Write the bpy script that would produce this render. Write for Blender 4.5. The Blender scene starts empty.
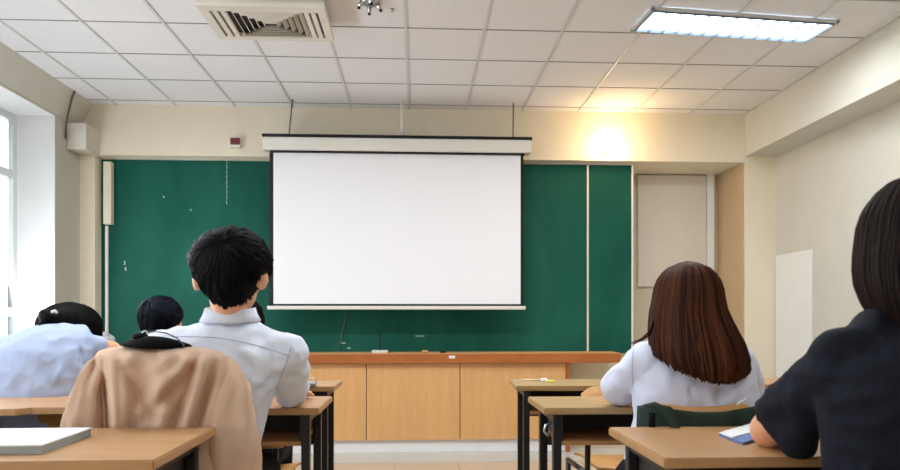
import bpy, bmesh, math, random
from mathutils import Vector, Matrix, Euler, noise
from mathutils.bvhtree import BVHTree
random.seed(7)
PI = math.pi
scene = bpy.context.scene
COL = scene.collection

# ------------------------------------------------------------------ camera
CAMZ, FPX, HOR, YAW = 1.035, 660.0, 320.0, math.radians(2.8)
cd = bpy.data.cameras.new('camera'); cam = bpy.data.objects.new('camera', cd); COL.objects.link(cam)
cam.location = (0, 0, CAMZ); cam.rotation_euler = (PI/2, 0, -YAW)
cd.sensor_width = 36; cd.lens = FPX/900*36; cd.shift_y = (HOR-235)/900; cd.clip_start = .05
cd.dof.use_dof = True; cd.dof.focus_distance = 3.6; cd.dof.aperture_fstop = 5.6
scene.camera = cam
def T(px, py, Y):
    """measure: photo position at depth Y -> world x, z"""
    u = (px-450)/FPX; v = (HOR-py)/FPX
    t = Y/(math.cos(YAW)-u*math.sin(YAW))
    return t*(math.sin(YAW)+u*math.cos(YAW)), CAMZ+t*v
def TX(px, Y): return T(px, HOR, Y)[0]
def TZ(py, Y, px=430): return T(px, py, Y)[1]
def TP(px, py, Y):
    x, z = T(px, py, Y); return Vector((x, Y, z))

# ------------------------------------------------------------------ materials
def srgb(r, g, b):
    f = lambda c: (c/255/12.92) if c/255 <= .04045 else ((c/255+.055)/1.055)**2.4
    return (f(r), f(g), f(b), 1)
MATS = {}
def new_mat(name):
    m = bpy.data.materials.new(name); m.use_nodes = True
    nt = m.node_tree; b = nt.nodes['Principled BSDF']; MATS[name] = m
    return m, nt, b
def mat_plain(name, col, rough=.5, metal=0, var=.06, nscale=6, bump=0, bscale=80, spec=.5, coat=0, stretch=(1,1,1)):
    m, nt, b = new_mat(name)
    b.inputs['Roughness'].default_value = rough; b.inputs['Metallic'].default_value = metal
    b.inputs['Specular IOR Level'].default_value = spec; b.inputs['Coat Weight'].default_value = coat
    tc = nt.nodes.new('ShaderNodeTexCoord'); mp = nt.nodes.new('ShaderNodeMapping')
    mp.inputs['Scale'].default_value = stretch
    nt.links.new(tc.outputs['Object'], mp.inputs['Vector'])
    n = nt.nodes.new('ShaderNodeTexNoise'); n.inputs['Scale'].default_value = nscale; n.inputs['Detail'].default_value = 4
    nt.links.new(mp.outputs[0], n.inputs['Vector'])
    r = nt.nodes.new('ShaderNodeValToRGB')
    c = col[:3]
    r.color_ramp.elements[0].position = .3; r.color_ramp.elements[1].position = .7
    r.color_ramp.elements[0].color = [x*(1-var) for x in c]+[1]; r.color_ramp.elements[1].color = [min(1, x*(1+var)) for x in c]+[1]
    nt.links.new(n.outputs['Fac'], r.inputs['Fac']); nt.links.new(r.outputs['Color'], b.inputs['Base Color'])
    if bump:
        n2 = nt.nodes.new('ShaderNodeTexNoise'); n2.inputs['Scale'].default_value = bscale; n2.inputs['Detail'].default_value = 3
        nt.links.new(mp.outputs[0], n2.inputs['Vector'])
        bp = nt.nodes.new('ShaderNodeBump'); bp.inputs['Strength'].default_value = bump; bp.inputs['Distance'].default_value = .01
        nt.links.new(n2.outputs['Fac'], bp.inputs['Height']); nt.links.new(bp.outputs[0], b.inputs['Normal'])
    return m
def mat_wood(name, col, axis='X', scale=14, rough=.45, var=.22, spec=.4):
    m, nt, b = new_mat(name)
    tc = nt.nodes.new('ShaderNodeTexCoord'); mp = nt.nodes.new('ShaderNodeMapping')
    st = {'X': (.12, 1, 1), 'Y': (1, .12, 1), 'Z': (1, 1, .09)}[axis]
    mp.inputs['Scale'].default_value = st
    nt.links.new(tc.outputs['Object'], mp.inputs['Vector'])
    n = nt.nodes.new('ShaderNodeTexNoise'); n.inputs['Scale'].default_value = scale; n.inputs['Detail'].default_value = 6
    n.inputs['Distortion'].default_value = .6
    nt.links.new(mp.outputs[0], n.inputs['Vector'])
    n2 = nt.nodes.new('ShaderNodeTexNoise'); n2.inputs['Scale'].default_value = scale*7; n2.inputs['Detail'].default_value = 3
    nt.links.new(mp.outputs[0], n2.inputs['Vector'])
    mx = nt.nodes.new('ShaderNodeMath'); mx.operation = 'MULTIPLY_ADD'; mx.inputs[1].default_value = .45
    mul = nt.nodes.new('ShaderNodeMath'); mul.operation = 'MULTIPLY'; mul.inputs[1].default_value = .55
    nt.links.new(n.outputs['Fac'], mul.inputs[0])
    nt.links.new(n2.outputs['Fac'], mx.inputs[0]); nt.links.new(mul.outputs[0], mx.inputs[2])
    r = nt.nodes.new('ShaderNodeValToRGB'); c = col[:3]
    r.color_ramp.elements[0].position = .32; r.color_ramp.elements[1].position = .66
    r.color_ramp.elements[0].color = (c[0]*(1-var), c[1]*(1-var*1.2), c[2]*(1-var*1.4), 1)
    r.color_ramp.elements[1].color = (min(1, c[0]*(1+var*.5)), min(1, c[1]*(1+var*.5)), min(1, c[2]*(1+var*.5)), 1)
    nt.links.new(mx.outputs[0], r.inputs['Fac']); nt.links.new(r.outputs['Color'], b.inputs['Base Color'])
    b.inputs['Roughness'].default_value = rough; b.inputs['Specular IOR Level'].default_value = spec
    return m
def mat_emit(name, col, strength):
    m, nt, b = new_mat(name)
    b.inputs['Base Color'].default_value = col
    b.inputs['Emission Color'].default_value = col; b.inputs['Emission Strength'].default_value = strength
    return m
def mat_hair(name, dark, light, rough=.55, spec=.14):
    m, nt, b = new_mat(name)
    n = nt.nodes.new('ShaderNodeAttribute'); n.attribute_name = 'tone'
    r = nt.nodes.new('ShaderNodeValToRGB'); r.color_ramp.elements[0].position = .1; r.color_ramp.elements[1].position = 1
    r.color_ramp.elements[0].color = dark; r.color_ramp.elements[1].color = light
    nt.links.new(n.outputs['Fac'], r.inputs['Fac']); nt.links.new(r.outputs['Color'], b.inputs['Base Color'])
    b.inputs['Roughness'].default_value = rough; b.inputs['Specular IOR Level'].default_value = spec
    b.inputs['IOR'].default_value = 1.25
    return m

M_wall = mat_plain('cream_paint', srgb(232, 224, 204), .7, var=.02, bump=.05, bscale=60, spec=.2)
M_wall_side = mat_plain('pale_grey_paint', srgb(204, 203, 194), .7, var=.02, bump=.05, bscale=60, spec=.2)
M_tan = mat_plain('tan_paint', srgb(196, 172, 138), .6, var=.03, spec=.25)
M_reveal = mat_plain('white_paint', srgb(232, 234, 234), .6, var=.02, spec=.3)
M_ceil = mat_plain('mineral_fibre_tile', srgb(224, 225, 228), .9, var=.05, nscale=140, bump=.15, bscale=220, spec=.1)
M_grid = mat_plain('ceiling_bar_paint', srgb(198, 200, 200), .5, var=.03)
M_gridline = mat_plain('ceiling_joint_grey', srgb(140, 138, 138), .7, var=.05)
M_green = None
M_white_plastic = mat_plain('white_plastic', srgb(224, 222, 214), .4, var=.02)
M_ac = mat_plain('ivory_plastic', srgb(214, 210, 200), .45, var=.02)
M_black_metal = mat_plain('black_metal', srgb(26, 26, 30), .38, var=.15, spec=.4)
M_dark_board = mat_plain('dark_fibreboard', srgb(42, 34, 30), .6, var=.12)
M_steel = mat_plain('brushed_steel', srgb(190, 190, 192), .3, metal=1, var=.05)
M_screen = mat_plain('matte_screen_fabric', srgb(240, 241, 246), .85, var=.004, spec=.1)
M_black = mat_plain('black_border', srgb(28, 26, 28), .6, var=.05, spec=.2)
M_desk = mat_wood('desk_laminate', srgb(178, 138, 96), 'X', 9, .36, .16)
M_desk_edge = mat_wood('desk_edging', srgb(176, 130, 82), 'X', 14, .5, .2)
M_desk2 = mat_wood('worn_desk_laminate', srgb(168, 140, 98), 'X', 9, .4, .18)
M_cab = mat_wood('cabinet_oak', srgb(222, 172, 116), 'Z', 13, .5, .12)
M_ledge = mat_wood('ledge_teak', srgb(176, 104, 52), 'X', 12, .45, .25)
M_ply = mat_wood('chair_plywood', srgb(200, 150, 92), 'X', 12, .45, .2)
M_skin = mat_plain('skin', srgb(224, 168, 136), .5, var=.06, nscale=20, bump=.05, bscale=150, spec=.35)
M_skin.node_tree.nodes['Principled BSDF'].inputs['Subsurface Weight'].default_value = .15
M_skin.node_tree.nodes['Principled BSDF'].inputs['Subsurface Radius'].default_value = (.02, .008, .004)
M_white_shirt = mat_plain('white_school_cotton', srgb(218, 225, 240), .8, var=.025, nscale=12, bump=.18, bscale=40, spec=.15)
M_white_shirt2 = mat_plain('pale_blue_white_cotton', srgb(216, 223, 246), .8, var=.025, nscale=12, bump=.18, bscale=40, spec=.15)
M_white_shirt3 = mat_plain('shaded_white_cotton', srgb(166, 180, 210), .8, var=.025, nscale=12, bump=.18, bscale=40, spec=.15)  # white cotton with its shade put into the base colour
M_seam = mat_plain('shirt_seam', srgb(170, 175, 192), .8)
M_navy = mat_plain('navy_cotton', srgb(17, 20, 29), .85, var=.2, nscale=30, bump=.2, bscale=60, spec=.15)
M_trouser = mat_plain('black_trouser_cloth', srgb(24, 24, 30), .85, var=.1, spec=.15)
M_jacket = mat_plain('beige_jacket_cloth', srgb(206, 176, 154), .9, var=.05, nscale=14, bump=.2, bscale=120, spec=.1)
M_lining = mat_plain('black_lining', srgb(11, 11, 13), .8, var=.1, spec=.08)
M_olive = mat_plain('dark_green_cloth', srgb(44, 58, 52), .85, var=.15, bump=.15, spec=.15)
M_hair_black = mat_hair('black_hair', srgb(8, 8, 10), srgb(26, 25, 28))
M_hair_brown = mat_hair('brown_hair', srgb(40, 21, 15), srgb(104, 62, 44), .5)
M_hair_dark = mat_hair('dark_brown_hair', srgb(16, 13, 13), srgb(60, 46, 42), .5)
M_eye = mat_plain('eye_white', srgb(235, 232, 228), .2, var=.01)
M_iris = mat_plain('dark_iris', srgb(36, 24, 18), .2, var=.01)
M_lip = mat_plain('lips', srgb(190, 110, 98), .4)
M_paper = mat_plain('white_paper', srgb(226, 230, 232), .6, var=.015)
M_page = mat_plain('grey_page_edges', srgb(150, 158, 156), .8, var=.15, nscale=8, stretch=(1, 1, 60))
M_blue = mat_plain('blue_booklet_cover', srgb(84, 118, 172), .4, var=.2, nscale=22)
M_red = mat_plain('dark_red_plastic', srgb(110, 36, 42), .25, var=.05)
M_cable = mat_plain('brown_cable', srgb(92, 84, 76), .6)
M_flare = mat_emit('warm_flare_glow', (1, .72, .40, 1), 30)
M_tube = mat_emit('cool_fluorescent', (.92, .97, 1, 1), 14)
M_reflector = mat_plain('louvre_aluminium', srgb(112, 132, 150), .4, metal=.2, var=.02)
M_plinth = mat_plain('white_plinth_paint', srgb(238, 238, 240), .4, var=.015)
M_winframe = mat_plain('white_window_frame', srgb(222, 230, 232), .4, var=.02)
M_shoe = mat_plain('black_shoe', srgb(20, 20, 22), .4)
M_white_shoe = mat_plain('white_canvas', srgb(228, 228, 230), .7)

# chalkboard: green with soft chalk dust and smears
m, nt, b = new_mat('green_chalkboard'); M_green = m
tc = nt.nodes.new('ShaderNodeTexCoord'); mp = nt.nodes.new('ShaderNodeMapping'); mp.inputs['Scale'].default_value = (1, 1, .45)
nt.links.new(tc.outputs['Object'], mp.inputs['Vector'])
n = nt.nodes.new('ShaderNodeTexNoise'); n.inputs['Scale'].default_value = 1.6; n.inputs['Detail'].default_value = 6; n.inputs['Distortion'].default_value = .8
nt.links.new(mp.outputs[0], n.inputs['Vector'])
r = nt.nodes.new('ShaderNodeValToRGB'); r.color_ramp.elements[0].position = .38; r.color_ramp.elements[1].position = .75
r.color_ramp.elements[0].color = srgb(17, 78, 66); r.color_ramp.elements[1].color = srgb(34, 98, 84)
nt.links.new(n.outputs['Fac'], r.inputs['Fac']); nt.links.new(r.outputs['Color'], b.inputs['Base Color'])
b.inputs['Roughness'].default_value = .6; b.inputs['Specular IOR Level'].default_value = .12

# tiled floor
m, nt, b = new_mat('beige_floor_tile'); M_floor = m
tc = nt.nodes.new('ShaderNodeTexCoord')
br = nt.nodes.new('ShaderNodeTexBrick'); br.offset = 0; br.inputs['Scale'].default_value = 1
br.inputs['Brick Width'].default_value = .45; br.inputs['Row Height'].default_value = .45; br.inputs['Mortar Size'].default_value = .004
br.inputs['Color1'].default_value = srgb(206, 184, 160); br.inputs['Color2'].default_value = srgb(200, 178, 154); br.inputs['Mortar'].default_value = srgb(160, 142, 122)
mp = nt.nodes.new('ShaderNodeMapping'); mp.inputs['Location'].default_value = (.16, .12, 0)
nt.links.new(tc.outputs['Object'], mp.inputs['Vector']); nt.links.new(mp.outputs[0], br.inputs['Vector'])
nt.links.new(br.outputs['Color'], b.inputs['Base Color']); b.inputs['Roughness'].default_value = .28
M_border = mat_plain('grey_border_tile', srgb(200, 198, 190), .25, var=.03)

# glass
m, nt, b = new_mat('window_glass'); M_glass = m
b.inputs['Transmission Weight'].default_value = 1; b.inputs['Roughness'].default_value = 0; b.inputs['IOR'].default_value = 1.01
b.inputs['Base Color'].default_value = (.97, .99, 1, 1)
m, nt, b = new_mat('clear_plastic'); M_plastic = m
b.inputs['Transmission Weight'].default_value = .55; b.inputs['Roughness'].default_value = .25; b.inputs['IOR'].default_value = 1.2
b.inputs['Base Color'].default_value = srgb(206, 212, 214)

# ------------------------------------------------------------------ mesh helpers
def wloc(o):
    v = Vector((0, 0, 0))
    while o: v += o.location; o = o.parent
    return v
def link(name, me, mat, parent=None, smooth=False, loc=None):
    o = bpy.data.objects.new(name, me); COL.objects.link(o)
    if mat:
        for mm in (mat if isinstance(mat, (list, tuple)) else [mat]): me.materials.append(mm)
    if parent:
        me.transform(Matrix.Translation(-wloc(parent))); o.parent = parent
    elif loc is not None:
        me.transform(Matrix.Translation(-Vector(loc))); o.location = loc
    if smooth:
        for p in me.polygons: p.use_smooth = True
    return o
def fin(name, bm, mat, parent=None, smooth=False, loc=None):
    me = bpy.data.meshes.new(name); bm.normal_update(); bm.to_mesh(me); bm.free()
    return link(name, me, mat, parent, smooth, loc)
def tag(o, label=None, cat=None, group=None, kind=None):
    if label: o['label'] = label
    if cat: o['category'] = cat
    if group: o['group'] = group
    if kind: o['kind'] = kind
    return o
def thing(name, loc, label, cat, group=None):
    o = bpy.data.objects.new(name, None); COL.objects.link(o); o.location = loc; o.empty_display_size = .1
    return tag(o, label, cat, group)
def dup(root, loc, label, group=None):
    def rec(o, par):
        c = o.copy(); COL.objects.link(c); c.parent = par
        for ch in list(o.children): rec(ch, c)
        return c
    r = rec(root, None); r.location = loc; r['label'] = label
    if group: r['group'] = group
    return r
def add_box(bm, x0, x1, y0, y1, z0, z1, bev=0, mi=0):
    vs = [bm.verts.new((x, y, z)) for z in (z0, z1) for y in (y0, y1) for x in (x0, x1)]
    fs = [bm.faces.new([vs[i] for i in f]) for f in ((0, 2, 3, 1), (4, 5, 7, 6), (0, 1, 5, 4), (2, 6, 7, 3), (0, 4, 6, 2), (1, 3, 7, 5))]
    for f in fs: f.material_index = mi
    if bev:
        es = list({e for f in fs for e in f.edges})
        bmesh.ops.bevel(bm, geom=es, offset=bev, segments=2, affect='EDGES', profile=.5)
def box(name, x0, x1, y0, y1, z0, z1, mat, parent=None, bev=0, loc=None):
    bm = bmesh.new(); add_box(bm, min(x0, x1), max(x0, x1), min(y0, y1), max(y0, y1), min(z0, z1), max(z0, z1), bev)
    return fin(name, bm, mat, parent, loc=loc)
def frame_of(d):
    d = d.normalized(); up = Vector((0, 0, 1)) if abs(d.z) < .9 else Vector((1, 0, 0))
    a = d.cross(up).normalized(); return a, d.cross(a).normalized()
def add_tube(bm, pts, r, seg=10, closed=False, cap=True):
    pts = [Vector(p) for p in pts]; n = len(pts); rr = r if isinstance(r, (list, tuple)) else [r]*n
    rings = []; pa = None
    for i, p in enumerate(pts):
        if closed: d = pts[(i+1) % n]-pts[i-1]
        else: d = pts[min(i+1, n-1)]-pts[max(i-1, 0)]
        a, b_ = frame_of(d)
        if pa is not None:
            a = (pa-d.normalized()*pa.dot(d.normalized())).normalized(); b_ = d.normalized().cross(a)
        pa = a
        rings.append([bm.verts.new(p+(a*math.cos(2*PI*k/seg)+b_*math.sin(2*PI*k/seg))*rr[i]) for k in range(seg)])
    m_ = n if closed else n-1
    for i in range(m_):
        A, B = rings[i], rings[(i+1) % n]
        for k in range(seg): bm.faces.new((A[k], A[(k+1) % seg], B[(k+1) % seg], B[k]))
    if cap and not closed:
        bm.faces.new(rings[0][::-1]); bm.faces.new(rings[-1])
def tube(name, pts, r, mat, parent=None, seg=10, loc=None, closed=False):
    bm = bmesh.new(); add_tube(bm, pts, r, seg, closed); bmesh.ops.recalc_face_normals(bm, faces=bm.faces)
    return fin(name, bm, mat, parent, True, loc)
def prism_xy(name, pts, z0, z1, mat, parent=None, bev=0, loc=None):
    bm = bmesh.new(); bot = [bm.verts.new((x, y, z0)) for x, y in pts]; top = [bm.verts.new((x, y, z1)) for x, y in pts]
    n = len(pts); bm.faces.new(bot[::-1]); bm.faces.new(top)
    for i in range(n): bm.faces.new((bot[i], bot[(i+1) % n], top[(i+1) % n], top[i]))
    bmesh.ops.recalc_face_normals(bm, faces=bm.faces)
    if bev: bmesh.ops.bevel(bm, geom=list(bm.edges), offset=bev, segments=2, affect='EDGES')
    return fin(name, bm, mat, parent, loc=loc)

# --- soft body builder: overlapping closed solids fused into one skin
def p_ell(bm, c, r, rot=None, seg=20):
    M = Matrix.Translation(Vector(c)) @ (rot.to_4x4() if rot else Matrix()) @ Matrix.Diagonal((r[0], r[1], r[2], 1))
    bmesh.ops.create_uvsphere(bm, u_segments=seg, v_segments=seg//2+2, radius=1, matrix=M)
def p_cap(bm, p0, p1, r0, r1, seg=14):
    p0, p1 = Vector(p0), Vector(p1); d = p1-p0
    a, b_ = frame_of(d)
    A = [bm.verts.new(p0+(a*math.cos(2*PI*k/seg)+b_*math.sin(2*PI*k/seg))*r0) for k in range(seg)]
    B = [bm.verts.new(p1+(a*math.cos(2*PI*k/seg)+b_*math.sin(2*PI*k/seg))*r1) for k in range(seg)]
    fs = [bm.faces.new((A[k], A[(k+1) % seg], B[(k+1) % seg], B[k])) for k in range(seg)]
    fs += [bm.faces.new(A[::-1]), bm.faces.new(B)]
    bmesh.ops.recalc_face_normals(bm, faces=fs)
    p_ell(bm, p0, (r0,)*3, seg=seg); p_ell(bm, p1, (r1,)*3, seg=seg)
def p_cone(bm, p0, p1, r0, r1, seg=18):
    p0, p1 = Vector(p0), Vector(p1); a, b_ = frame_of(p1-p0)
    A = [bm.verts.new(p0+(a*math.cos(2*PI*k/seg)+b_*math.sin(2*PI*k/seg))*r0) for k in range(seg)]
    B = [bm.verts.new(p1+(a*math.cos(2*PI*k/seg)+b_*math.sin(2*PI*k/seg))*r1) for k in range(seg)]
    fs = [bm.faces.new((A[k], A[(k+1) % seg], B[(k+1) % seg], B[k])) for k in range(seg)]+[bm.faces.new(A[::-1]), bm.faces.new(B)]
    bmesh.ops.recalc_face_normals(bm, faces=fs); p_ell(bm, p0, (r0,)*3, seg=seg)
def p_loft(bm, rings, seg=28, ex=2.3):
    R = []
    for (cx, cy, cz, rx, ry) in rings:
        ring = []
        for k in range(seg):
            a = 2*PI*k/seg; c, s = math.cos(a), math.sin(a)
            ring.append(bm.verts.new((cx+rx*math.copysign(abs(c)**(2/ex), c), cy+ry*math.copysign(abs(s)**(2/ex), s), cz)))
        R.append(ring)
    fs = []
    for A, B in zip(R, R[1:]):
        for k in range(seg): fs.append(bm.faces.new((A[k], A[(k+1) % seg], B[(k+1) % seg], B[k])))
    fs += [bm.faces.new(R[0][::-1]), bm.faces.new(R[-1])]
    bmesh.ops.recalc_face_normals(bm, faces=fs)
def fuse(name, bm, mat, parent, voxel=.008, smooth=4, disp=None, sfac=.5):
    me = bpy.data.meshes.new('tmp'); bm.to_mesh(me); bm.free()
    o = bpy.data.objects.new('tmp', me); COL.objects.link(o)
    md = o.modifiers.new('r', 'REMESH'); md.mode = 'VOXEL'; md.voxel_size = voxel
    if smooth:
        sm = o.modifiers.new('s', 'SMOOTH'); sm.iterations = smooth; sm.factor = sfac
    dg = bpy.context.evaluated_depsgraph_get()
    res = bpy.data.meshes.new_from_object(o.evaluated_get(dg))
    bpy.data.objects.remove(o); bpy.data.meshes.remove(me)
    res.name = name
    if disp:
        nor = [v.normal.copy() for v in res.vertices]
        for v, nn in zip(res.vertices, nor): v.co = v.co + nn*disp(v.co, nn)
    return link(name, res, mat, parent, True)
def seg_dist(p, a, b):
    d = b-a; t = max(0, min(1, (p-a).dot(d)/d.length_squared)); return (p-(a+d*t)).length, t
def cloth_disp(folds, amp=.004, sc=(9, 9, 5), seed=0):
    F = [(Vector(a), Vector(b), w, d) for a, b, w, d in folds]
    off = Vector((seed*3.1, seed*1.7, seed*.9))
    def f(p, n):
        h = noise.fractal(Vector((p.x*sc[0], p.y*sc[1], p.z*sc[2]))+off, 1, 2, 3)*amp*1.5
        q = noise.noise(Vector((p.x*14+p.z*10, p.y*9, p.z*13-p.x*8))+off)
        h += (abs(q)-.2)*-amp*2.6
        for a, b, w, d in F:
            dist, t = seg_dist(p, a, b)
            if dist < w*3: h += 1.7*d*math.exp(-(dist/w)**2)*(math.sin(PI*min(1, max(.0, t*.9+.08))))
        return h
    return f
def project_line(name, target, pts, r, mat, parent, direction=(0, 1, 0), back=1.5, lift=.001):
    """a seam laid on the surface of target (an object whose mesh is in parent space)"""
    base = wloc(target); bvh = BVHTree.FromPolygons([v.co+base for v in target.data.vertices], [p.vertices[:] for p in target.data.polygons])
    out = []; eye = Vector((0, 0, CAMZ))
    for p in pts:
        d = (Vector(p)-eye).normalized(); h = bvh.ray_cast(eye, d)
        if h[0] is not None: out.append(h[0]-d*lift)
    if len(out) < 2: return None
    return tube(name, out, r, mat, parent, 5)

# ------------------------------------------------------------------ the room
D1 = 5.25            # front plane of header and pilasters
CZ = TZ(109, D1, 420)   # ceiling height
XL = TX(80, D1); XR = TX(776, D1); XB = TX(745, D1)
YB = -2.6            # rear wall, behind the viewer
YBOARD = D1+.11
def struct(name, *a, mat=M_wall, bev=0):
    return tag(box(name, *a, mat, bev=bev), kind='structure')
struct('floor', XL-.35, XR+.2, YB-.15, D1+.6, -.1, 0, mat=M_floor)
struct('ceiling', XL-.35, XR+.2, YB-.15, D1+.6, CZ, CZ+.1, mat=M_ceil)
struct('wall_rear', XL-.35, XR+.2, YB-.15, YB, 0, CZ, mat=M_wall)
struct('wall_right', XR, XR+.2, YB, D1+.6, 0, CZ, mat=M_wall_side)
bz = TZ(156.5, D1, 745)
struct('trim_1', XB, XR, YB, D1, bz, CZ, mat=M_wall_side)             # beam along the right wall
hz = TZ(158.5, D1, 420)
# back wall: pilasters, header, recess back, alcove
xpl = TX(95, D1)
struct('wall_back', XL, xpl, D1, D1+.6, 0, CZ)
struct('trim_2', xpl, XB, D1, D1+.6, hz, CZ)                           # header above the board
struct('trim_3', XB, XR, D1, D1+.6, 0, CZ)
xal = TX(632.5, YBOARD)
struct('wall_front', xpl, xal, YBOARD+.03, D1+.6, 0, hz)
YAL = D1+.47
struct('wall_alcove', xal, XB, YAL, D1+.6, 0, hz, mat=mat_plain('alcove_paint', srgb(206, 198, 178), .7, var=.02))
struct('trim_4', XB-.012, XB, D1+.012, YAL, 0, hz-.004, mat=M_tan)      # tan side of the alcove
# left wall with window openings
WT = .30
YJ = 4.90
wz0, wz1 = .84, TZ(115.5, YJ, 53)
opens = [(3.1, YJ), (.75, 2.55), (-1.6, .2)]
ys = [D1+.6]
for a, b_ in opens: ys += [b_, a]
ys.append(YB)
bm = bmesh.new()
add_box(bm, XL-WT, XL, YB, D1+.6, 0, wz0); add_box(bm, XL-WT, XL, YB, D1+.6, wz1, CZ)
for i in range(0, len(ys), 2): add_box(bm, XL-WT, XL, ys[i+1], ys[i], wz0, wz1)
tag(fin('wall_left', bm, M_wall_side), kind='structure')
# window jamb linings (white painted reveals)
for i, (a, b_) in enumerate(opens):
    bm = bmesh.new(); t = .006
    add_box(bm, XL-WT, XL-.001, b_-t, b_, wz0, wz1); add_box(bm, XL-WT, XL-.001, a, a+t, wz0, wz1)
    add_box(bm, XL-WT, XL-.001, a, b_, wz1-t, wz1); add_box(bm, XL-WT, XL+.02, a, b_, wz0, wz0+.02)
    tag(fin('trim_%d' % (i+5), bm, M_reveal), kind='structure')
    fx0, fx1 = XL-WT-.02, XL-WT+.035
    w = thing('window_%d' % (i+1), (fx0, (a+b_)/2, wz0), None, None); w['kind'] = 'structure'
    bm = bmesh.new(); fw = .05
    zt = TZ(176, YJ, 10); zl = TZ(312, YJ, 10)
    for (y0, y1) in ((a+.007, a+fw), (b_-fw, b_-.007), ((a+b_)/2-.035, (a+b_)/2+.035)): add_box(bm, fx0, fx1, y0, y1, wz0+.02, wz1-t)
    for (z0, z1) in ((wz0+.02, wz0+.09), (wz1-.06, wz1-t-.001), (zt-.03, zt+.03), (zl-.03, zl+.03)): add_box(bm, fx0+.001, fx1-.001, a+.008, b_-.008, z0, z1)
    fin('window_frame', bm, M_winframe, w)
    box('pane', fx0+.02, fx0+.026, a+.02, b_-.02, wz0+.03, wz1-.02, M_glass, w)
# sloping upper part of the window wall
xch = TX(94, D1); bm = bmesh.new(); zlo = wz1+.012
A = [bm.verts.new((x, YB, z)) for x, z in ((XL-.001, zlo), (xch, CZ), (XL-.001, CZ))]; B = [bm.verts.new((x, D1-.001, z)) for x, z in ((XL-.001, zlo), (xch, CZ), (XL-.001, CZ))]
bm.faces.new(A); bm.faces.new(B[::-1])
for k in range(3): bm.faces.new((A[k], B[k], B[(k+1) % 3], A[(k+1) % 3]))
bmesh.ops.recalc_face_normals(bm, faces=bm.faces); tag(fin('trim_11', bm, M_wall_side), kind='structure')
# tile border at the foot of the cabinet
struct('trim_8', XL+.01, XR-.01, 4.78, D1, 0, .004, mat=M_border)
# ceiling grid bars
TS = .4535; gx0 = TX(409, D1-.02)
bm = bmesh.new(); bmj = bmesh.new()
k = -7
while k < 8:
    x = gx0+k*TS
    if XL < x < XB: add_box(bm, x-.008, x+.008, YB, D1, CZ-.006, CZ)
    k += 1
yy = 5.145
while yy > YB:
    add_box(bmj, XL, XB, yy-.004, yy+.004, CZ-.003, CZ); yy -= .45
tag(fin('trim_9', bm, M_grid), kind='structure'); tag(fin('trim_10', bmj, M_gridline), kind='structure')

# ------------------------------------------------------------------ chalkboard, cabinet, ledge
xb0 = TX(100, YBOARD); zb0, zb1 = TZ(353.5, YBOARD), hz-.012
cb = thing('chalkboard', (0, YBOARD, zb0), 'long green chalkboard set into the front wall behind the projection screen', 'chalkboard')
box('board_surface', xb0, xal-.012, YBOARD-.005, YBOARD+.03, zb0, zb1, M_green, cb)
box('edge_trim', xal-.012, xal, YBOARD-.02, YBOARD+.03, zb0, zb1, M_reveal, cb)
xs = TX(587.5, YBOARD)
box('joint_strip', xs-.008, xs+.008, YBOARD-.012, YBOARD-.004, zb0, zb1, mat_plain('pale_joint', srgb(214, 208, 196), .6), cb)
M_chalk = mat_plain('chalk_dust', srgb(196, 212, 206), .9, var=.15, nscale=40)
x1, z1 = T(227, 161, YBOARD)
pl = [(x1+.002*math.sin(k*1.9), YBOARD-.005, z1+(TZ(205, YBOARD, 227)-z1)*k/24) for k in range(25)]
tube('chalk_line', pl, [.0022+.0014*math.sin(k*2.3) for k in range(25)], M_chalk, cb, 6)
for (px, py, dx, dy) in ((125, 263, 1.2, 4), (126, 269, 1.5, 3), (164, 197, 1, 2), (191, 210, 1, 1.5), (108, 256, 1, 1.5), (420, 336, 9, .6), (343, 343, 5, 1), (349, 348, 3, 1)):
    x, z = T(px, py, YBOARD); s = YBOARD/660
    box('chalk_mark', x-dx*s*.5, x+dx*s*.5, YBOARD-.0058, YBOARD-.0046, z-dy*s*.5, z+dy*s*.5, M_chalk, cb)
box('top_rail', xb0, xal, YBOARD-.03, YBOARD+.03, zb1, hz-.001, M_wall_side, cb)

YC = 5.12
zc0, zc1 = .105, TZ(363, YC)
xc1 = TX(566, YC); xw = TX(460, YC)-TX(366.3, YC)
edges = [TX(366.3, YC)+k*xw for k in range(-3, 2)]; edges = [XL+.03]+[e for e in edges if e > XL+.1]+[xc1]
for i, (a, b_) in enumerate(zip(edges, edges[1:])):
    lab = ['oak cabinet unit at the far left end, behind the seated students',
           'oak cabinet unit second from the left wall under the chalkboard, mostly hidden by students',
           'oak cabinet unit under the chalkboard, directly left of the middle panel',
           'middle oak cabinet unit under the chalkboard, fully visible down the aisle',
           'oak cabinet unit at the right end, beside the open space under the ledge'][i if len(edges) == 6 else min(i, 4)]
    t = thing('cabinet', ((a+b_)/2, YC, 0), lab, 'cabinet', 'cabinets under the chalkboard')
    box('door_panel', a+.003, b_-.003, YC, YC+.018, zc0, zc1, M_cab, t, .001)
    box('carcass', a+.001, b_-.001, YC+.0185, D1-.003, zc0, zc1, mat_plain('carcass_brown', srgb(120, 84, 52), .6) if 'carcass_brown' not in MATS else MATS['carcass_brown'], t)
    box('plinth', a, b_, YC+.03, D1-.003, .005, zc0, M_plinth, t)
    if b_ == xc1: box('end_panel', b_, b_+.03, YC-.004, D1-.003, .005, zc1, M_ledge, t)
xl1 = TX(621, YC-.05)
lg = thing('chalk_ledge', (0, YC, zc1), 'long reddish brown wooden chalk ledge running under the chalkboard', 'ledge')
box('front_board', XL+.02, xl1, YC-.05, YC-.025, zc1+.001, TZ(354, YC-.05), M_ledge, lg, .003)
box('shelf', XL+.02, xl1, YC-.025, YBOARD-.008, TZ(354, YC-.05)-.02, TZ(353.4, YC-.05), M_cab, lg)
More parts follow.
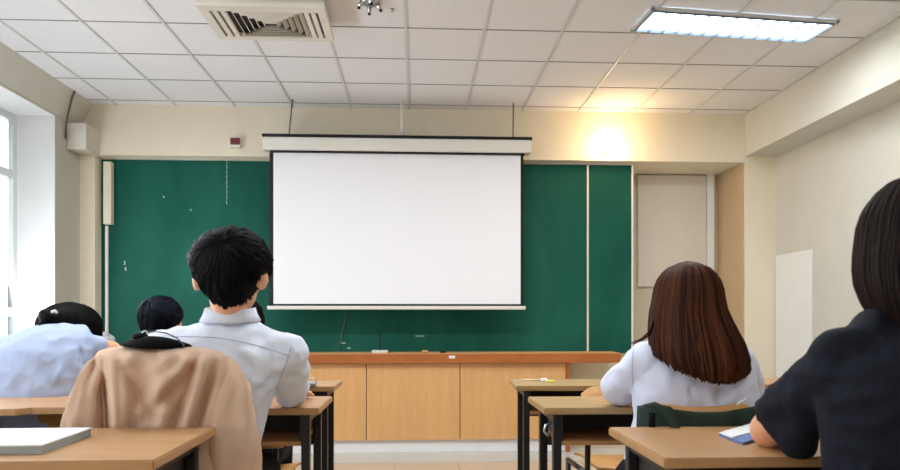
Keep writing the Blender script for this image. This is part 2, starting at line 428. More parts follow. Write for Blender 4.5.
ztop = TZ(353.4, YC-.05)
# things on the ledge
yl = 5.16
x0 = TX(372, yl); x1 = TX(388, yl)
rt = thing('wireless_router', ((x0+x1)/2, yl, ztop), 'small white box with a thin black antenna standing on the chalk ledge', 'router')
box('casing', x0, x1, yl-.05, yl+.05, ztop+.0005, ztop+.022, M_white_plastic, rt, .005)
xa = TX(380, yl); tube('antenna', [(xa, yl+.03, ztop+.018), (xa-.004, yl+.032, TZ(331.5, yl))], .005, M_black, rt)
xa = TX(425, yl); tag(tube('chalk_stick', [(xa-.022, yl, ztop+.011), (xa+.022, yl-.006, ztop+.011)], .010, mat_plain('orange_chalk', srgb(222, 164, 110), .9), loc=(xa, yl, ztop)), 'short orange piece of chalk lying on the ledge below the screen', 'chalk')
xa = TX(443, yl); tag(box('felt_eraser', xa-.022, xa+.022, yl-.03, yl+.03, ztop+.0005, ztop+.02, mat_plain('dark_felt', srgb(30, 32, 40), .9), bev=.004, loc=(xa, yl, ztop)), 'small dark felt eraser lying on the ledge beside the orange chalk', 'eraser')
xa, za = T(452, 357, YC-.05); box('paper_label', xa-.024, xa+.024, YC-.0525, YC-.0502, za-.011, za+.011, M_paper, lg)['label'] = 'white paper label'

# dark cable hanging over the board below the screen
pts = [TP(347, 308, YBOARD-.02), TP(345, 322, YBOARD-.012), TP(342, 334, YBOARD-.012), TP(341, 342, YBOARD-.012), TP(339, 350, YBOARD-.012)]
hc = tag(tube('hanging_cable', pts, .004, M_cable, loc=pts[-1]), 'thin dark cable dangling over the green board below the screen', 'cable')

# trunking on the left end of the board
x0, x1 = TX(103, D1+.05), TX(111, D1+.05)
tr = thing('cable_trunking', (x0, D1+.06, TZ(224, D1+.05, 107)), 'white vertical cable trunking at the upper left end of the chalkboard', 'trunking')
box('cover', x0, x1, D1+.05, YBOARD-.007, TZ(224, D1+.05, 107), hz-.04, M_wall, tr, .003)
box('lower_channel', x0, x0+.02, D1+.085, YBOARD-.007, zb0+.01, TZ(225, D1+.05, 107), M_reveal, tr)

# board in the alcove and its post
x0, x1 = TX(637, YAL), TX(705, YAL)
nb = thing('notice_board', ((x0+x1)/2, YAL, TZ(287, YAL, 670)), 'blank whitish panel hanging in the alcove right of the chalkboard', 'panel')
box('panel', x0, x1, YAL-.03, YAL-.003, TZ(287, YAL, 670), TZ(176, YAL, 670), mat_plain('panel_white', srgb(216, 210, 200), .5, var=.02), nb, .004)
x2 = TX(712, YAL)
box('post', x1+.004, x2, YAL-.05, YAL-.003, .005, TZ(174, YAL, 700), M_reveal, nb, .003)
# thin white rectangle on right wall: from corner back toward viewer
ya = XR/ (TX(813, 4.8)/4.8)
tag(box('wall_rectangle', XR-.012, XR-.001, ya, D1-.02, .30, TZ(256, D1, 778)-.0, M_reveal, bev=.002, loc=(XR, ya, .30)), 'plain white rectangle on the lower right wall beside the corner', 'panel')

# ------------------------------------------------------------------ projection screen
YS = 5.08
ps = thing('projection_screen', (TX(397, YS), YS, TZ(310, YS)), 'large blank white projection screen with black border hanging before the chalkboard', 'projection screen')
xa, xb_ = TX(264, YS), TX(530.5, YS); z0, z1 = TZ(153, YS), TZ(140, YS)
bm = bmesh.new(); add_box(bm, xa, xb_, YS-.05, YS+.05, z0, z1, .012); fin('casing', bm, M_white_plastic, ps)
box('top_strip', xa-.004, xb_+.004, YS-.055, YS+.055, z1+.0005, z1+.018, M_black, ps)
box('bottom_strip', xa+.05, xb_-.05, YS-.03, YS+.03, z0-.012, z0-.0005, M_black, ps)
xf0, xf1 = TX(269.5, YS), TX(523.5, YS); zf0 = TZ(306, YS)
box('black_border', xf0, xf1, YS-.002, YS+.002, zf0, z0-.012, M_black, ps)
box('screen_fabric', TX(273.5, YS), TX(520.5, YS), YS-.0035, YS-.0022, TZ(304, YS), TZ(153.5, YS), M_screen, ps)
bm = bmesh.new(); add_box(bm, TX(267.5, YS), TX(525.5, YS), YS-.02, YS+.02, zf0-.028, zf0, .006); fin('bottom_bar', bm, M_white_plastic, ps)
xa = TX(402, YS); tube('hanging_rod', [(xa, YS, z1+.018), (xa, YS, CZ-.004)], .012, M_white_plastic, ps)
for (pa, pb) in ((289, 293), (513, 513)): tube('hanging_wire', [(TX(pa, YS), YS, z1+.018), (TX(pb, YS), YS-.02, CZ-.004)], .005, M_cable, ps)

# warm ball and point light added to imitate a lens flare
gx, gz = T(612, 144, D1-.10)
wl = thing('flare_glow', (gx, D1, gz), 'added round warm glow imitating a lens flare above the chalkboard, right of the screen', 'added glow')
bm = bmesh.new(); p_ell(bm, (gx, D1-.085, gz), (.075, .075, .075), seg=28); fin('flare_globe', bm, M_flare, wl, True)
tube('flare_plate', [(gx, D1-.02, gz), (gx, D1-.001, gz)], .06, M_white_plastic, wl, 24)
ld = bpy.data.lights.new('added_flare_light', 'POINT'); ld.energy = 6.5; ld.color = (1, .60, .26); ld.shadow_soft_size = .09
lo = bpy.data.objects.new('added_flare_light', ld); COL.objects.link(lo); lo.location = (gx, D1-.20, gz)

# fire alarm box on header
xa, za = T(229.5, 148.5, D1); xb_, zb_ = T(242, 138.5, D1)
al = thing('alarm_box', ((xa+xb_)/2, D1, za), 'small grey box with a dark red window on the wall left of the screen', 'alarm')
box('housing', xa, xb_, D1-.04, D1-.0005, za, zb_, M_white_plastic, al, .008)
box('red_window', xa+.018, xb_-.003, D1-.048, D1-.04, za+.020, zb_-.008, M_red, al, .003)
# loudspeaker box in left corner with cable
xa, xb_ = XL+.003, TX(83.5, 5.05)
bx = thing('speaker_box', ((xa+xb_)/2, 5.15, TZ(149, 5.05, 75)), 'plain white box mounted high in the left corner by the window wall', 'speaker')
box('housing', xa, xb_+.02, 5.05, D1-.002, TZ(149, 5.05, 75), TZ(122.5, 5.05, 75), M_ac, bx, .006)
yq = 4.99
pts = [(xch+.012, yq-.05, CZ-.008), (xch*.7+XL*.3+.014, yq-.03, CZ-.05), (XL*.75+xch*.25+.016, yq-.01, TZ(118, yq, 70)), (XL+.016, yq+.02, TZ(128, yq, 70)), (XL+.016, yq+.02, TZ(138, yq, 70))]
tag(tube('loose_cable', pts, .007, M_cable, loc=pts[0]), 'dark loose cable dropping from the ceiling along the left wall to the white box', 'cable')

# ------------------------------------------------------------------ ceiling fixtures
def ceiling_light(cx, cy, L, W, rot, label, group='fluorescent ceiling lights', energy=24):
    t = thing('ceiling_light', (cx, cy, CZ), label, 'ceiling light', group); R = Matrix.Rotation(rot, 4, 'Z')
    zt = CZ-.006
    def put(bm): bmesh.ops.transform(bm, matrix=Matrix.Translation((cx, cy, 0)) @ R, verts=bm.verts)
    bm = bmesh.new(); f = .018
    for a in ((-L/2, L/2, -W/2, -W/2+f), (-L/2, L/2, W/2-f, W/2), (-L/2, -L/2+f, -W/2, W/2), (L/2-f, L/2, -W/2, W/2)): add_box(bm, a[0], a[1], a[2], a[3], zt-.012, zt)
    put(bm); fin('frame', bm, M_grid, t)
    bm = bmesh.new(); add_box(bm, -L/2+f, L/2-f, -W/2+f, W/2-f, zt-.005, zt-.001); put(bm); fin('back_reflector', bm, M_glowpan, t)
    for s in (-1, 1):
        bm = bmesh.new(); add_tube(bm, [(-L/2+.05, s*W*.22, zt-.008), (L/2-.05, s*W*.22, zt-.008)], .004, 10); put(bm); fin('tube', bm, M_tube, t, True)
    bm = bmesh.new(); n = 13
    for k in range(1, n):
        x = -L/2+f+(L-2*f)*k/n
        for (a, b_) in ((-W/2+f, -W*.06), (W*.06, W/2-f)): add_box(bm, x-.002, x+.002, a, b_, zt-.021, zt-.006)
    for yv in (-W/2+f+.002, W/2-f-.002): add_box(bm, -L/2+f, L/2-f, yv-.002, yv+.002, zt-.021, zt-.006)
    for xv in (-L/2+f+.002, L/2-f-.002): add_box(bm, xv-.002, xv+.002, -W/2+f, W/2-f, zt-.021, zt-.006)
    put(bm); fin('louvre', bm, M_reflector, t)
    ad = bpy.data.lights.new('fluorescent_light', 'AREA'); ad.shape = 'RECTANGLE'; ad.size = L*.95; ad.size_y = W*.85; ad.energy = energy; ad.color = (.93, .97, 1)
    ao = bpy.data.objects.new('fluorescent_light', ad); COL.objects.link(ao); ao.location = (cx, cy, CZ-.05); ao.rotation_euler = (0, 0, rot)
    return t
M_glowpan = mat_emit('lit_reflector', (.88, .95, 1, 1), 6)
YF = 3.74
p1 = TP(633, 33.4, YF+.12); hgt = CZ-.02
def on_ceil(px, py, z=None):
    z = CZ-.03 if z is None else z
    t = (z-CAMZ)*FPX/(HOR-py); u = (px-450)/FPX
    return Vector((t*(math.sin(YAW)+u*math.cos(YAW)), t*(math.cos(YAW)-u*math.sin(YAW)), z))
c = [on_ceil(*p) for p in ((633, 33.4), (649.4, 10.9), (837, 24), (808.4, 45.3))]
ctr = sum(c, Vector())/4; L = ((c[3]-c[0]).length+(c[2]-c[1]).length)/2; W = ((c[1]-c[0]).length+(c[2]-c[3]).length)/2
ang = math.atan2((c[3]-c[0]).y+(c[2]-c[1]).y, (c[3]-c[0]).x+(c[2]-c[1]).x)
ceiling_light(ctr.x, ctr.y, L, W, ang, 'lit rectangular fluorescent panel with louvres in the ceiling above the right side')
for (lx, ly, en) in ((.25, 2.75, 42), (-1.6, 2.75, 40), (1.2, .6, 8), (-1.3, .6, 8), (0, -1.2, 8)):  # unseen panels; the two strong ones added to light the front wall
    ceiling_light(lx, ly, 1.15, .28, 0, 'unseen lit fluorescent ceiling panel beyond the top of the picture', 'unseen ceiling lights', en)

# cassette air conditioner
zb = CZ-.10
pc = on_ceil(220, 39.5, zb); pd = on_ceil(335, 42, zb); pe = on_ceil(323, 9, zb); pf = on_ceil(195, 6, zb)
ax0 = (pc.x+pf.x)/2; ax1 = (pd.x+pe.x)/2; ay1 = (pc.y+pd.y)/2; ay0 = (pe.y+pf.y)/2-.01
ac = thing('air_conditioner', ((ax0+ax1)/2, (ay0+ay1)/2, CZ), 'ivory ceiling air conditioner cassette with square grille hanging at the top left', 'air conditioner')
bm = bmesh.new(); add_box(bm, ax0+.012, ax1-.012, ay0+.012, ay1-.012, zb+.03, CZ-.0065); fin('housing', bm, M_ac, ac)
# fascia: a frame with openings
g = [on_ceil(230, 12, zb), on_ceil(300, 12, zb), on_ceil(243, 36.8, zb), on_ceil(311, 38, zb)]
gx0_, gx1_ = (g[0].x+g[2].x)/2, (g[1].x+g[3].x)/2; gy0, gy1 = (g[0].y+g[1].y)/2, (g[2].y+g[3].y)/2
bm = bmesh.new()
for a in ((ax0, gx0_-.10, ay0, ay1), (gx1_+.085, ax1, ay0, ay1), (gx0_-.10, gx1_+.085, ay0, gy0), (gx0_-.10, gx1_+.085, gy1, ay1)): add_box(bm, a[0], a[1], a[2], a[3], zb, zb+.03)
fin('fascia', bm, M_ac, ac)
M_vent = mat_plain('dark_vent', srgb(52, 48, 46), .7)
box('vent_cavity', gx0_-.10, gx1_+.085, gy0, gy1, zb+.024, zb+.0295, M_vent, ac)
bm = bmesh.new()
def ringlouv(bm, x0, x1, y0, y1, w, z0, z1):
    # sloping square ring louvre
    o = [(x0, y0), (x1, y0), (x1, y1), (x0, y1)]; i_ = [(x0+w, y0+w), (x1-w, y0+w), (x1-w, y1-w), (x0+w, y1-w)]
    vo = [bm.verts.new((x, y, z1)) for x, y in o]; vi = [bm.verts.new((x, y, z0)) for x, y in i_]
    vo2 = [bm.verts.new((x, y, z1+.003)) for x, y in o]; vi2 = [bm.verts.new((x, y, z0+.003)) for x, y in i_]
    for k in range(4):
        j = (k+1) % 4
        bm.faces.new((vo[k], vi[k], vi[j], vo[j])); bm.faces.new((vo2[k], vo2[j], vi2[j], vi2[k]))
        bm.faces.new((vi[k], vi2[k], vi2[j], vi[j])); bm.faces.new((vo[k], vo[j], vo2[j], vo2[k]))
nr = 5; mxw = min(gx1_-gx0_, gy1-gy0)/2
for k in range(nr):
    s = k*mxw/nr*.95; ringlouv(bm, gx0_+s*1.15, gx1_-s*1.15, gy0+s, gy1-s, mxw/nr*.55, zb-.001, zb+.022)
bmesh.ops.recalc_face_normals(bm, faces=bm.faces); fin('grille', bm, M_ac, ac)
for xa in (gx0_-.085, gx0_-.045, gx1_+.012, gx1_+.047): box('side_slat', xa, xa+.026, gy0, gy1, zb-.001, zb+.016, M_ac, ac, .003)

# mounting bracket
pb = on_ceil(370, 1, CZ)
mb = thing('mounting_bracket', (pb.x, pb.y, CZ), 'small metal bracket with short pegs fixed to the ceiling above the screen', 'bracket')
tube('base_ring', [(pb.x, pb.y, CZ-.0005), (pb.x, pb.y, CZ-.012)], .045, M_steel, mb, 24)
for a in (.3, 1.7, 3.3, 4.9):
    q = (pb.x+.04*math.cos(a), pb.y+.04*math.sin(a)); e = (pb.x+.058*math.cos(a), pb.y+.058*math.sin(a), CZ-.036)
    l = tube('peg', [(q[0], q[1], CZ-.008), e], .012, M_steel, mb, 12)
    tube('tip', [e, (e[0], e[1], CZ-.046)], .008, M_black, l, 10)
pb = on_ceil(392, 9, CZ); tag(tube('ceiling_hook', [(pb.x, pb.y, CZ-.0005), (pb.x, pb.y, CZ-.014)], .011, M_steel, loc=(pb.x, pb.y, CZ)), 'tiny round metal stud in the ceiling tile right of the bracket', 'stud')

# ------------------------------------------------------------------ desks
DZ = .75
def make_desk(x0, x1, y0, y1, label, top=M_desk, notch=None, hook=False, th=.022):
    cx = (x0+x1)/2; t = thing('school_desk', (cx, (y0+y1)/2, 0), label, 'desk', 'school desks')
    if notch: pts = [(x0, y0), (notch-.015, y0), (notch, y0+.012), (notch+.015, y0+.028), (x1, y0+.028), (x1, y1), (x0, y1)]
    else: pts = [(x0, y0), (x1, y0), (x1, y1), (x0, y1)]
    prism_xy('desktop', pts, DZ-th, DZ, top, t, .003)
    e = .028; ix, iy = .035, .03; zt = DZ-th-.0005
    for xx in (x0+ix, x1-ix-e):
        for yy in (y0+iy, y1-iy-e): box('leg', xx, xx+e, yy, yy+e, .0, zt, M_black_metal, t, .003)
    for xx in (x0+ix+.004, x1-ix-e+.004):
        for (za, zb) in ((zt-.03, zt), (.10, .13)): box('side_rail', xx, xx+.02, y0+iy+e, y1-iy-e, za, zb, M_black_metal, t)
    xi0, xi1 = x0+ix+e+.001, x1-ix-e-.001
    box('book_shelf', xi0, xi1, y0+.035, y1-.06, .622, .636, M_desk_edge, t, .002)
    box('back_panel', xi0, xi1, y1-.06, y1-.048, .58, zt, M_dark_board, t)
    for xx in (xi0, xi1-.008): box('side_panel', xx, xx+.008, y0+.05, y1-.061, .6365, zt, M_dark_board, t)
    box('foot_bar', xi0, xi1, y1-.055, y1-.035, .12, .145, M_black_metal, t)
    if hook:
        xh = x0+ix-.012
        bm = bmesh.new(); add_tube(bm, [(xh+.012, y0+.06, .69), (xh-.008, y0+.06, .685), (xh-.012, y0+.06, .665), (xh, y0+.06, .652), (xh+.008, y0+.06, .66)], .005, 8); fin('bag_hook', bm, M_steel, t, True)
    return t
xr_l = TX(154, 1.37)
make_desk(xr_l-.62, xr_l, 1.37, 1.785, 'light wooden desk at the front left with a white notebook on top')
xq1 = TX(664.5, 1.335)
make_desk(xq1, xq1+.62, 1.335, 1.735, 'light wooden desk with a blue booklet at the lower right, under the navy sleeve')
xq = TX(544.5, 2.116)
make_desk(xq, xq+.62, 2.116, 2.44, 'wooden desk the long haired girl in white leans on', M_desk2, hook=True)
xq2 = TX(319, 2.15)
make_desk(xq2-.6, xq2, 2.15, 2.49, 'wooden desk the short haired boy in white rests his elbow on', M_desk)
xq3 = TX(518.5, 2.82)
make_desk(xq3, xq3+.62, 2.82, 3.15, 'wooden desk with an eraser on it in front of the long haired girl', M_desk2).rotation_euler.z = math.radians(-3)
xq4 = TX(334.7, 2.85)
make_desk(xq4-.6, xq4, 2.85, 3.14, 'wooden desk just ahead of the boy in white, its right corner beyond his elbow', M_desk)
xn = TX(23, 2.19)
make_desk(xn-.42, xn+.26, 2.18, 2.58, 'wooden desk with a notched front edge behind the slumped student at left', M_desk, notch=xn)
make_desk(-1.83, -1.16, 2.88, 3.28, 'wooden desk the slumped student at left leans on, mostly hidden', M_desk)
make_desk(TX(752, 2.84), TX(752, 2.84)+.62, 2.84, 3.2, 'wooden desk by the right wall, half hidden behind the navy shirt student', M_desk)
make_desk(-1.62, -1.0, 3.62, 4.0, 'wooden desk nearest the chalkboard on the left, hidden by students', M_desk)

# ------------------------------------------------------------------ chairs
def make_chair(cx, yb, w, label, top=.82, dip=0, seat_in=0, seat_z=.44, dep=.38):
    t = thing('school_chair', (cx, yb+dep/2, 0), label, 'chair', 'school chairs')
    # curved plywood seat
    bm = bmesh.new(); n = 10; th = .012; V = []
    for i in range(n+1):
        u = -1+2*i/n; row = []
        for j in range(7):
            v = j/6; z = seat_z-.012*(1-u*u)-(.02*max(0, v-.75)*4 if v > .75 else 0)
            x = cx+seat_in/2+u*(w/2-seat_in/2)*(1-.06*(v-.5)**2); row.append((bm.verts.new((x, yb+.035+v*dep, z)), bm.verts.new((x, yb+.035+v*dep, z-th))))
        V.append(row)
    for i in range(n):
        for j in range(6):
            bm.faces.new((V[i][j][0], V[i+1][j][0], V[i+1][j+1][0], V[i][j+1][0])); bm.faces.new((V[i][j][1], V[i][j+1][1], V[i+1][j+1][1], V[i+1][j][1]))
    for i in range(n):
        bm.faces.new((V[i][0][0], V[i][0][1], V[i+1][0][1], V[i+1][0][0])); bm.faces.new((V[i][6][0], V[i+1][6][0], V[i+1][6][1], V[i][6][1]))
    for j in range(6):
        bm.faces.new((V[0][j][0], V[0][j+1][0], V[0][j+1][1], V[0][j][1])); bm.faces.new((V[n][j][0], V[n][j][1], V[n][j+1][1], V[n][j+1][0]))
    bmesh.ops.recalc_face_normals(bm, faces=bm.faces); fin('seat', bm, M_ply, t, True)
    # curved backrest, dished between its two posts
    bm = bmesh.new(); n = 16; zb_ = top-.22; R = []
    for i in range(n+1):
        u = -1+2*i/n; y = yb+.012-.035*(1-u*u); col = []
        zt = top-dip*(1-u*u)-.03*(max(0, abs(u)-.7)/.3)**2
        for (z, yo) in ((zb_, 0), (zt, -.012), (zt, 0), (zb_, .012)): col.append(bm.verts.new((cx+u*w/2, y+yo, z)))
        R.append(col)
    for i in range(n):
        for k in range(4): bm.faces.new((R[i][k], R[i+1][k], R[i+1][(k+1) % 4], R[i][(k+1) % 4]))
    bm.faces.new(R[0]); bm.faces.new(R[n][::-1]); bmesh.ops.recalc_face_normals(bm, faces=bm.faces); fin('backrest', bm, M_ply, t, True)
    r = .011
    for s in (-1, 1):
        xx = cx+s*(w/2-.03)
        tube('back_post', [(xx, yb+.03, seat_z-.02), (xx, yb+.026, seat_z+.1), (xx, yb+.026, top-.03)], r, M_black_metal, t)
        tube('leg', [(xx, yb+.03, seat_z-.022), (xx, yb-.03, .012)], r, M_black_metal, t)
        tube('leg', [(xx, yb+dep-.03, seat_z-.04), (xx, yb+dep+.01, .012)], r, M_black_metal, t)
        tube('seat_rail', [(xx, yb+.03, seat_z-.024), (xx, yb+dep-.02, seat_z-.04)], r, M_black_metal, t)
    tube('stretcher', [(cx-w/2+.03, yb-.01, .2), (cx+w/2-.03, yb-.01, .2)], .008, M_black_metal, t)
    return t
make_chair(-.70, 1.905, .36, 'chair of the short haired boy, under the draped beige jacket', .86)
gcx = TX(698, 1.8)
make_chair(gcx+.01, 1.82, .31, 'chair of the long haired girl, dark green jacket over its curved wooden top', .812, dip=.018)
make_chair(TX(583, 2.45)+.19, 2.47, .38, 'empty plywood chair with arched back, left of the long haired girl and beyond her desk', .785, seat_in=.07, seat_z=.47)
make_chair(TX(44, 2.6), 2.60-.07, .36, 'chair under the slumped student in the white shirt at left', .70)
make_chair(-1.27, 3.16, .36, 'chair under the student in dark clothes near the chalkboard', .78)
make_chair(TX(238, 2.5), 2.47, .34, 'chair under the student hidden ahead of the short haired boy', .78)
make_chair(TX(918, 1.1), 1.0, .36, 'chair under the student in the navy shirt at the right edge', .78)

# ------------------------------------------------------------------ people
def hair(name, mat, parent, rows, zend, nst=700, wid=.006, tuft=0, curl=.0, yaw=0, seed=1, jit=.02, endj=.007, inner=.965):
    """rows: (z, cx, cy, rx, ry) from crown down. zend(a): lowest z at angle a (a=0 faces forward +y)."""
    rnd = random.Random(seed); rows = sorted(rows, key=lambda r: -r[0])
    def at(z):
        if z >= rows[0][0]: return rows[0][1:]
        for A, B in zip(rows, rows[1:]):
            if z >= B[0]:
                f = (A[0]-z)/(A[0]-B[0])
                # ellipse-like easing keeps the dome round
                return tuple(A[k]*(1-f)+B[k]*f for k in range(1, 5))
        return rows[-1][1:]
    def pos(a, z, k=1.0):
        cx, cy, rx, ry = at(z); return Vector((cx+rx*k*math.sin(a+yaw), cy+ry*k*math.cos(a+yaw), z))
    bm = bmesh.new(); tone = bm.verts.layers.float.new('tone'); NA, NZ = 56, 26; zt = rows[0][0]; G = []
    for i in range(NA):
        a = 2*PI*i/NA; e = zend(a if a <= PI else a-2*PI)
        G.append([bm.verts.new(pos(a, zt+(e-zt)*(j/NZ)**1.5, inner-1.25*curl*max(0, j/NZ-.78)/.22)) for j in range(NZ+1)])
    for i in range(NA):
        A, B = G[i], G[(i+1) % NA]
        for j in range(NZ): bm.faces.new((A[j], B[j], B[j+1], A[j+1]))
    c0 = bm.verts.new((rows[0][1], rows[0][2], zt))
    for i in range(NA): bm.faces.new((c0, G[(i+1) % NA][0], G[i][0]))
    N = 12
    for s in range(nst):
        a = rnd.uniform(-PI, PI); e = zend(a); k = 1+rnd.gauss(0, jit); da = rnd.gauss(0, .10)
        s0, s1 = 0.0, 1.0+rnd.gauss(0, endj)
        if tuft:
            s0 = rnd.random()**.8*.85; s1 = min(1.06, s0+rnd.uniform(.18, .4))
        tv = min(1, abs(.5*noise.noise(Vector((a*3.2, seed, 0)))+.25+rnd.gauss(0, .22))); ww = wid*rnd.uniform(.6, 1.3); prev = None; ph = rnd.uniform(0, 6)
        for j in range(N+1):
            f = s0+(s1-s0)*j/N; z = zt+(e-zt)*max(0, f)**1.5
            kk = k+.008*math.sin(ph+f*5)
            if tuft: kk = 1.0+tuft*(.15+.85*(j/N)**1.5)*(.5+.5*math.sin(ph)**2)
            if curl and f > .8: kk -= curl*(f-.8)/.2*rnd.uniform(.9, 1.1)
            p = pos(a+da*(f-.3), z, kk); rad = (p-Vector((at(z)[0], at(z)[1], z-.03))).normalized()
            tn = Vector((math.cos(a+yaw), -math.sin(a+yaw), 0)); w_ = ww*(1-.25*(j/N)**4)*(.55 if (j == 0 and not tuft) else 1)
            cur = (bm.verts.new(p-tn*w_*.5), bm.verts.new(p+rad*w_*.45), bm.verts.new(p+tn*w_*.5))
            for v_ in cur: v_[tone] = tv
            if prev:
                for q in range(2): bm.faces.new((prev[q], cur[q], cur[q+1], prev[q+1]))
            prev = cur
    bmesh.ops.recalc_face_normals(bm, faces=bm.faces)
    return fin(name, bm, mat, parent, True)

def dome(cz, top, cx, cy, rx, ry, extra=()):
    """head shaped rows from crown to the widest level, then extra rows"""
    R = []
    for k in range(9):
        f = k/8; z = top-(top-cz)*f; q = math.sqrt(max(0, 1-((z-cz)/(top-cz))**2)); q = max(q, .02)
        R.append((z, cx, cy, rx*q, ry*q))
    return R+list(extra)

def short_hair(name, parent, mat, C, rad, whorl, mask, n=1500, ln=(.045, .075), wid=.011, lift=.014, seed=1, messy=.35):
    """scalp cap plus tapering locks that run away from the whorl"""
    rnd = random.Random(seed); C = Vector(C); wd = Vector(whorl).normalized()
    def surf(d):
        d = d.normalized(); sh_ = 1-.32*max(0, -d.z)**1.3; k = 1/math.sqrt((d.x/(rad[0]*sh_))**2+(d.y/rad[1])**2+(d.z/(rad[2] if d.z > 0 else rad[3]))**2)
        return C+d*k
    bm = bmesh.new(); tone = bm.verts.layers.float.new('tone'); bmesh.ops.create_icosphere(bm, subdivisions=5, radius=1)
    kill = [v for v in bm.verts if mask(v.co.normalized()) < 0]
    bmesh.ops.delete(bm, geom=kill, context='VERTS')
    for v in bm.verts: v.co = C+(surf(v.co)-C)*.985
    i = 0
    while i < n:
        d = Vector((rnd.gauss(0, 1), rnd.gauss(0, 1), rnd.gauss(0, 1))).normalized()
        if mask(d) < 0: continue
        i += 1
        t = d-wd*d.dot(wd)
        if t.length < .05: t = Vector((rnd.gauss(0, 1), rnd.gauss(0, .3), rnd.gauss(0, 1)))
        t = (t-d*t.dot(d)).normalized(); side = d.cross(t)
        cl = noise.noise(d*5+Vector((seed, 0, 0)))*2
        t = (t+side*(cl*messy+rnd.gauss(0, .12))).normalized(); side = d.cross(t).normalized()
        tv = max(0, min(1, .3+.5*cl*.5+rnd.gauss(0, .25))); L_ = rnd.uniform(*ln); r0 = sum(rad[:3])/3; N = 6; prev = None; w0 = wid*rnd.uniform(.6, 1.3)
        lf = lift*(.4+.6*rnd.random())*(.6+.8*abs(cl))
        for j in range(N+1):
            f = j/N; th = f*L_/r0; dd = d*math.cos(th)+t*math.sin(th)
            p = surf(dd); nrm = dd; p = p+nrm*(lf*math.sin(f*PI*.72)-.002+.002*f)
            w_ = w0*(1-f**2.2)*(.5+.5*min(1, f*4))+.0006
            cur = (bm.verts.new(p-side*w_*.5), bm.verts.new(p+nrm*w_*.4), bm.verts.new(p+side*w_*.5))
            for v_ in cur: v_[tone] = tv
            if prev:
                for q in range(2): bm.faces.new((prev[q], cur[q], cur[q+1], prev[q+1]))
            prev = cur
    bmesh.ops.recalc_face_normals(bm, faces=bm.faces)
    return fin(name, bm, mat, parent, True)

def add_hand(bm, wrist, d, up, side, curl=.5):
    """palm and five fingers; d forward direction, up = back of the hand, side = +1 thumb on the -lateral"""
    d = d.normalized(); lat = d.cross(up).normalized()*side; up = up.normalized(); wrist = Vector(wrist)
    p_cap(bm, wrist, wrist+d*.05, .020, .022, 10)
    for k, (o, ln) in enumerate(((-.030, .062), (-.010, .074), (.010, .080), (.030, .072))):
        b0 = wrist+d*.055+lat*o*.75; b1 = wrist+d*.088+lat*o
        p_cap(bm, b0, b1, .012, .0095, 8)
        c = curl*.9; m1 = b1+(d*math.cos(c)-up*math.sin(c))*ln*.45; m2 = m1+(d*math.cos(c*1.9)-up*math.sin(c*1.9))*ln*.35
        m3 = m2+(d*math.cos(c*2.5)-up*math.sin(c*2.5))*ln*.22
        p_cap(bm, b1, m1, .0092, .0085, 8); p_cap(bm, m1, m2, .0085, .0078, 8); p_cap(bm, m2, m3, .0078, .0068, 8)
    t0 = wrist+d*.02+lat*.018; t1 = t0+d*.030+lat*.030-up*.006; t2 = t1+d*.034+lat*.008-up*.008
    p_cap(bm, t0, t1, .014, .011, 8); p_cap(bm, t1, t2, .010, .0078, 8)

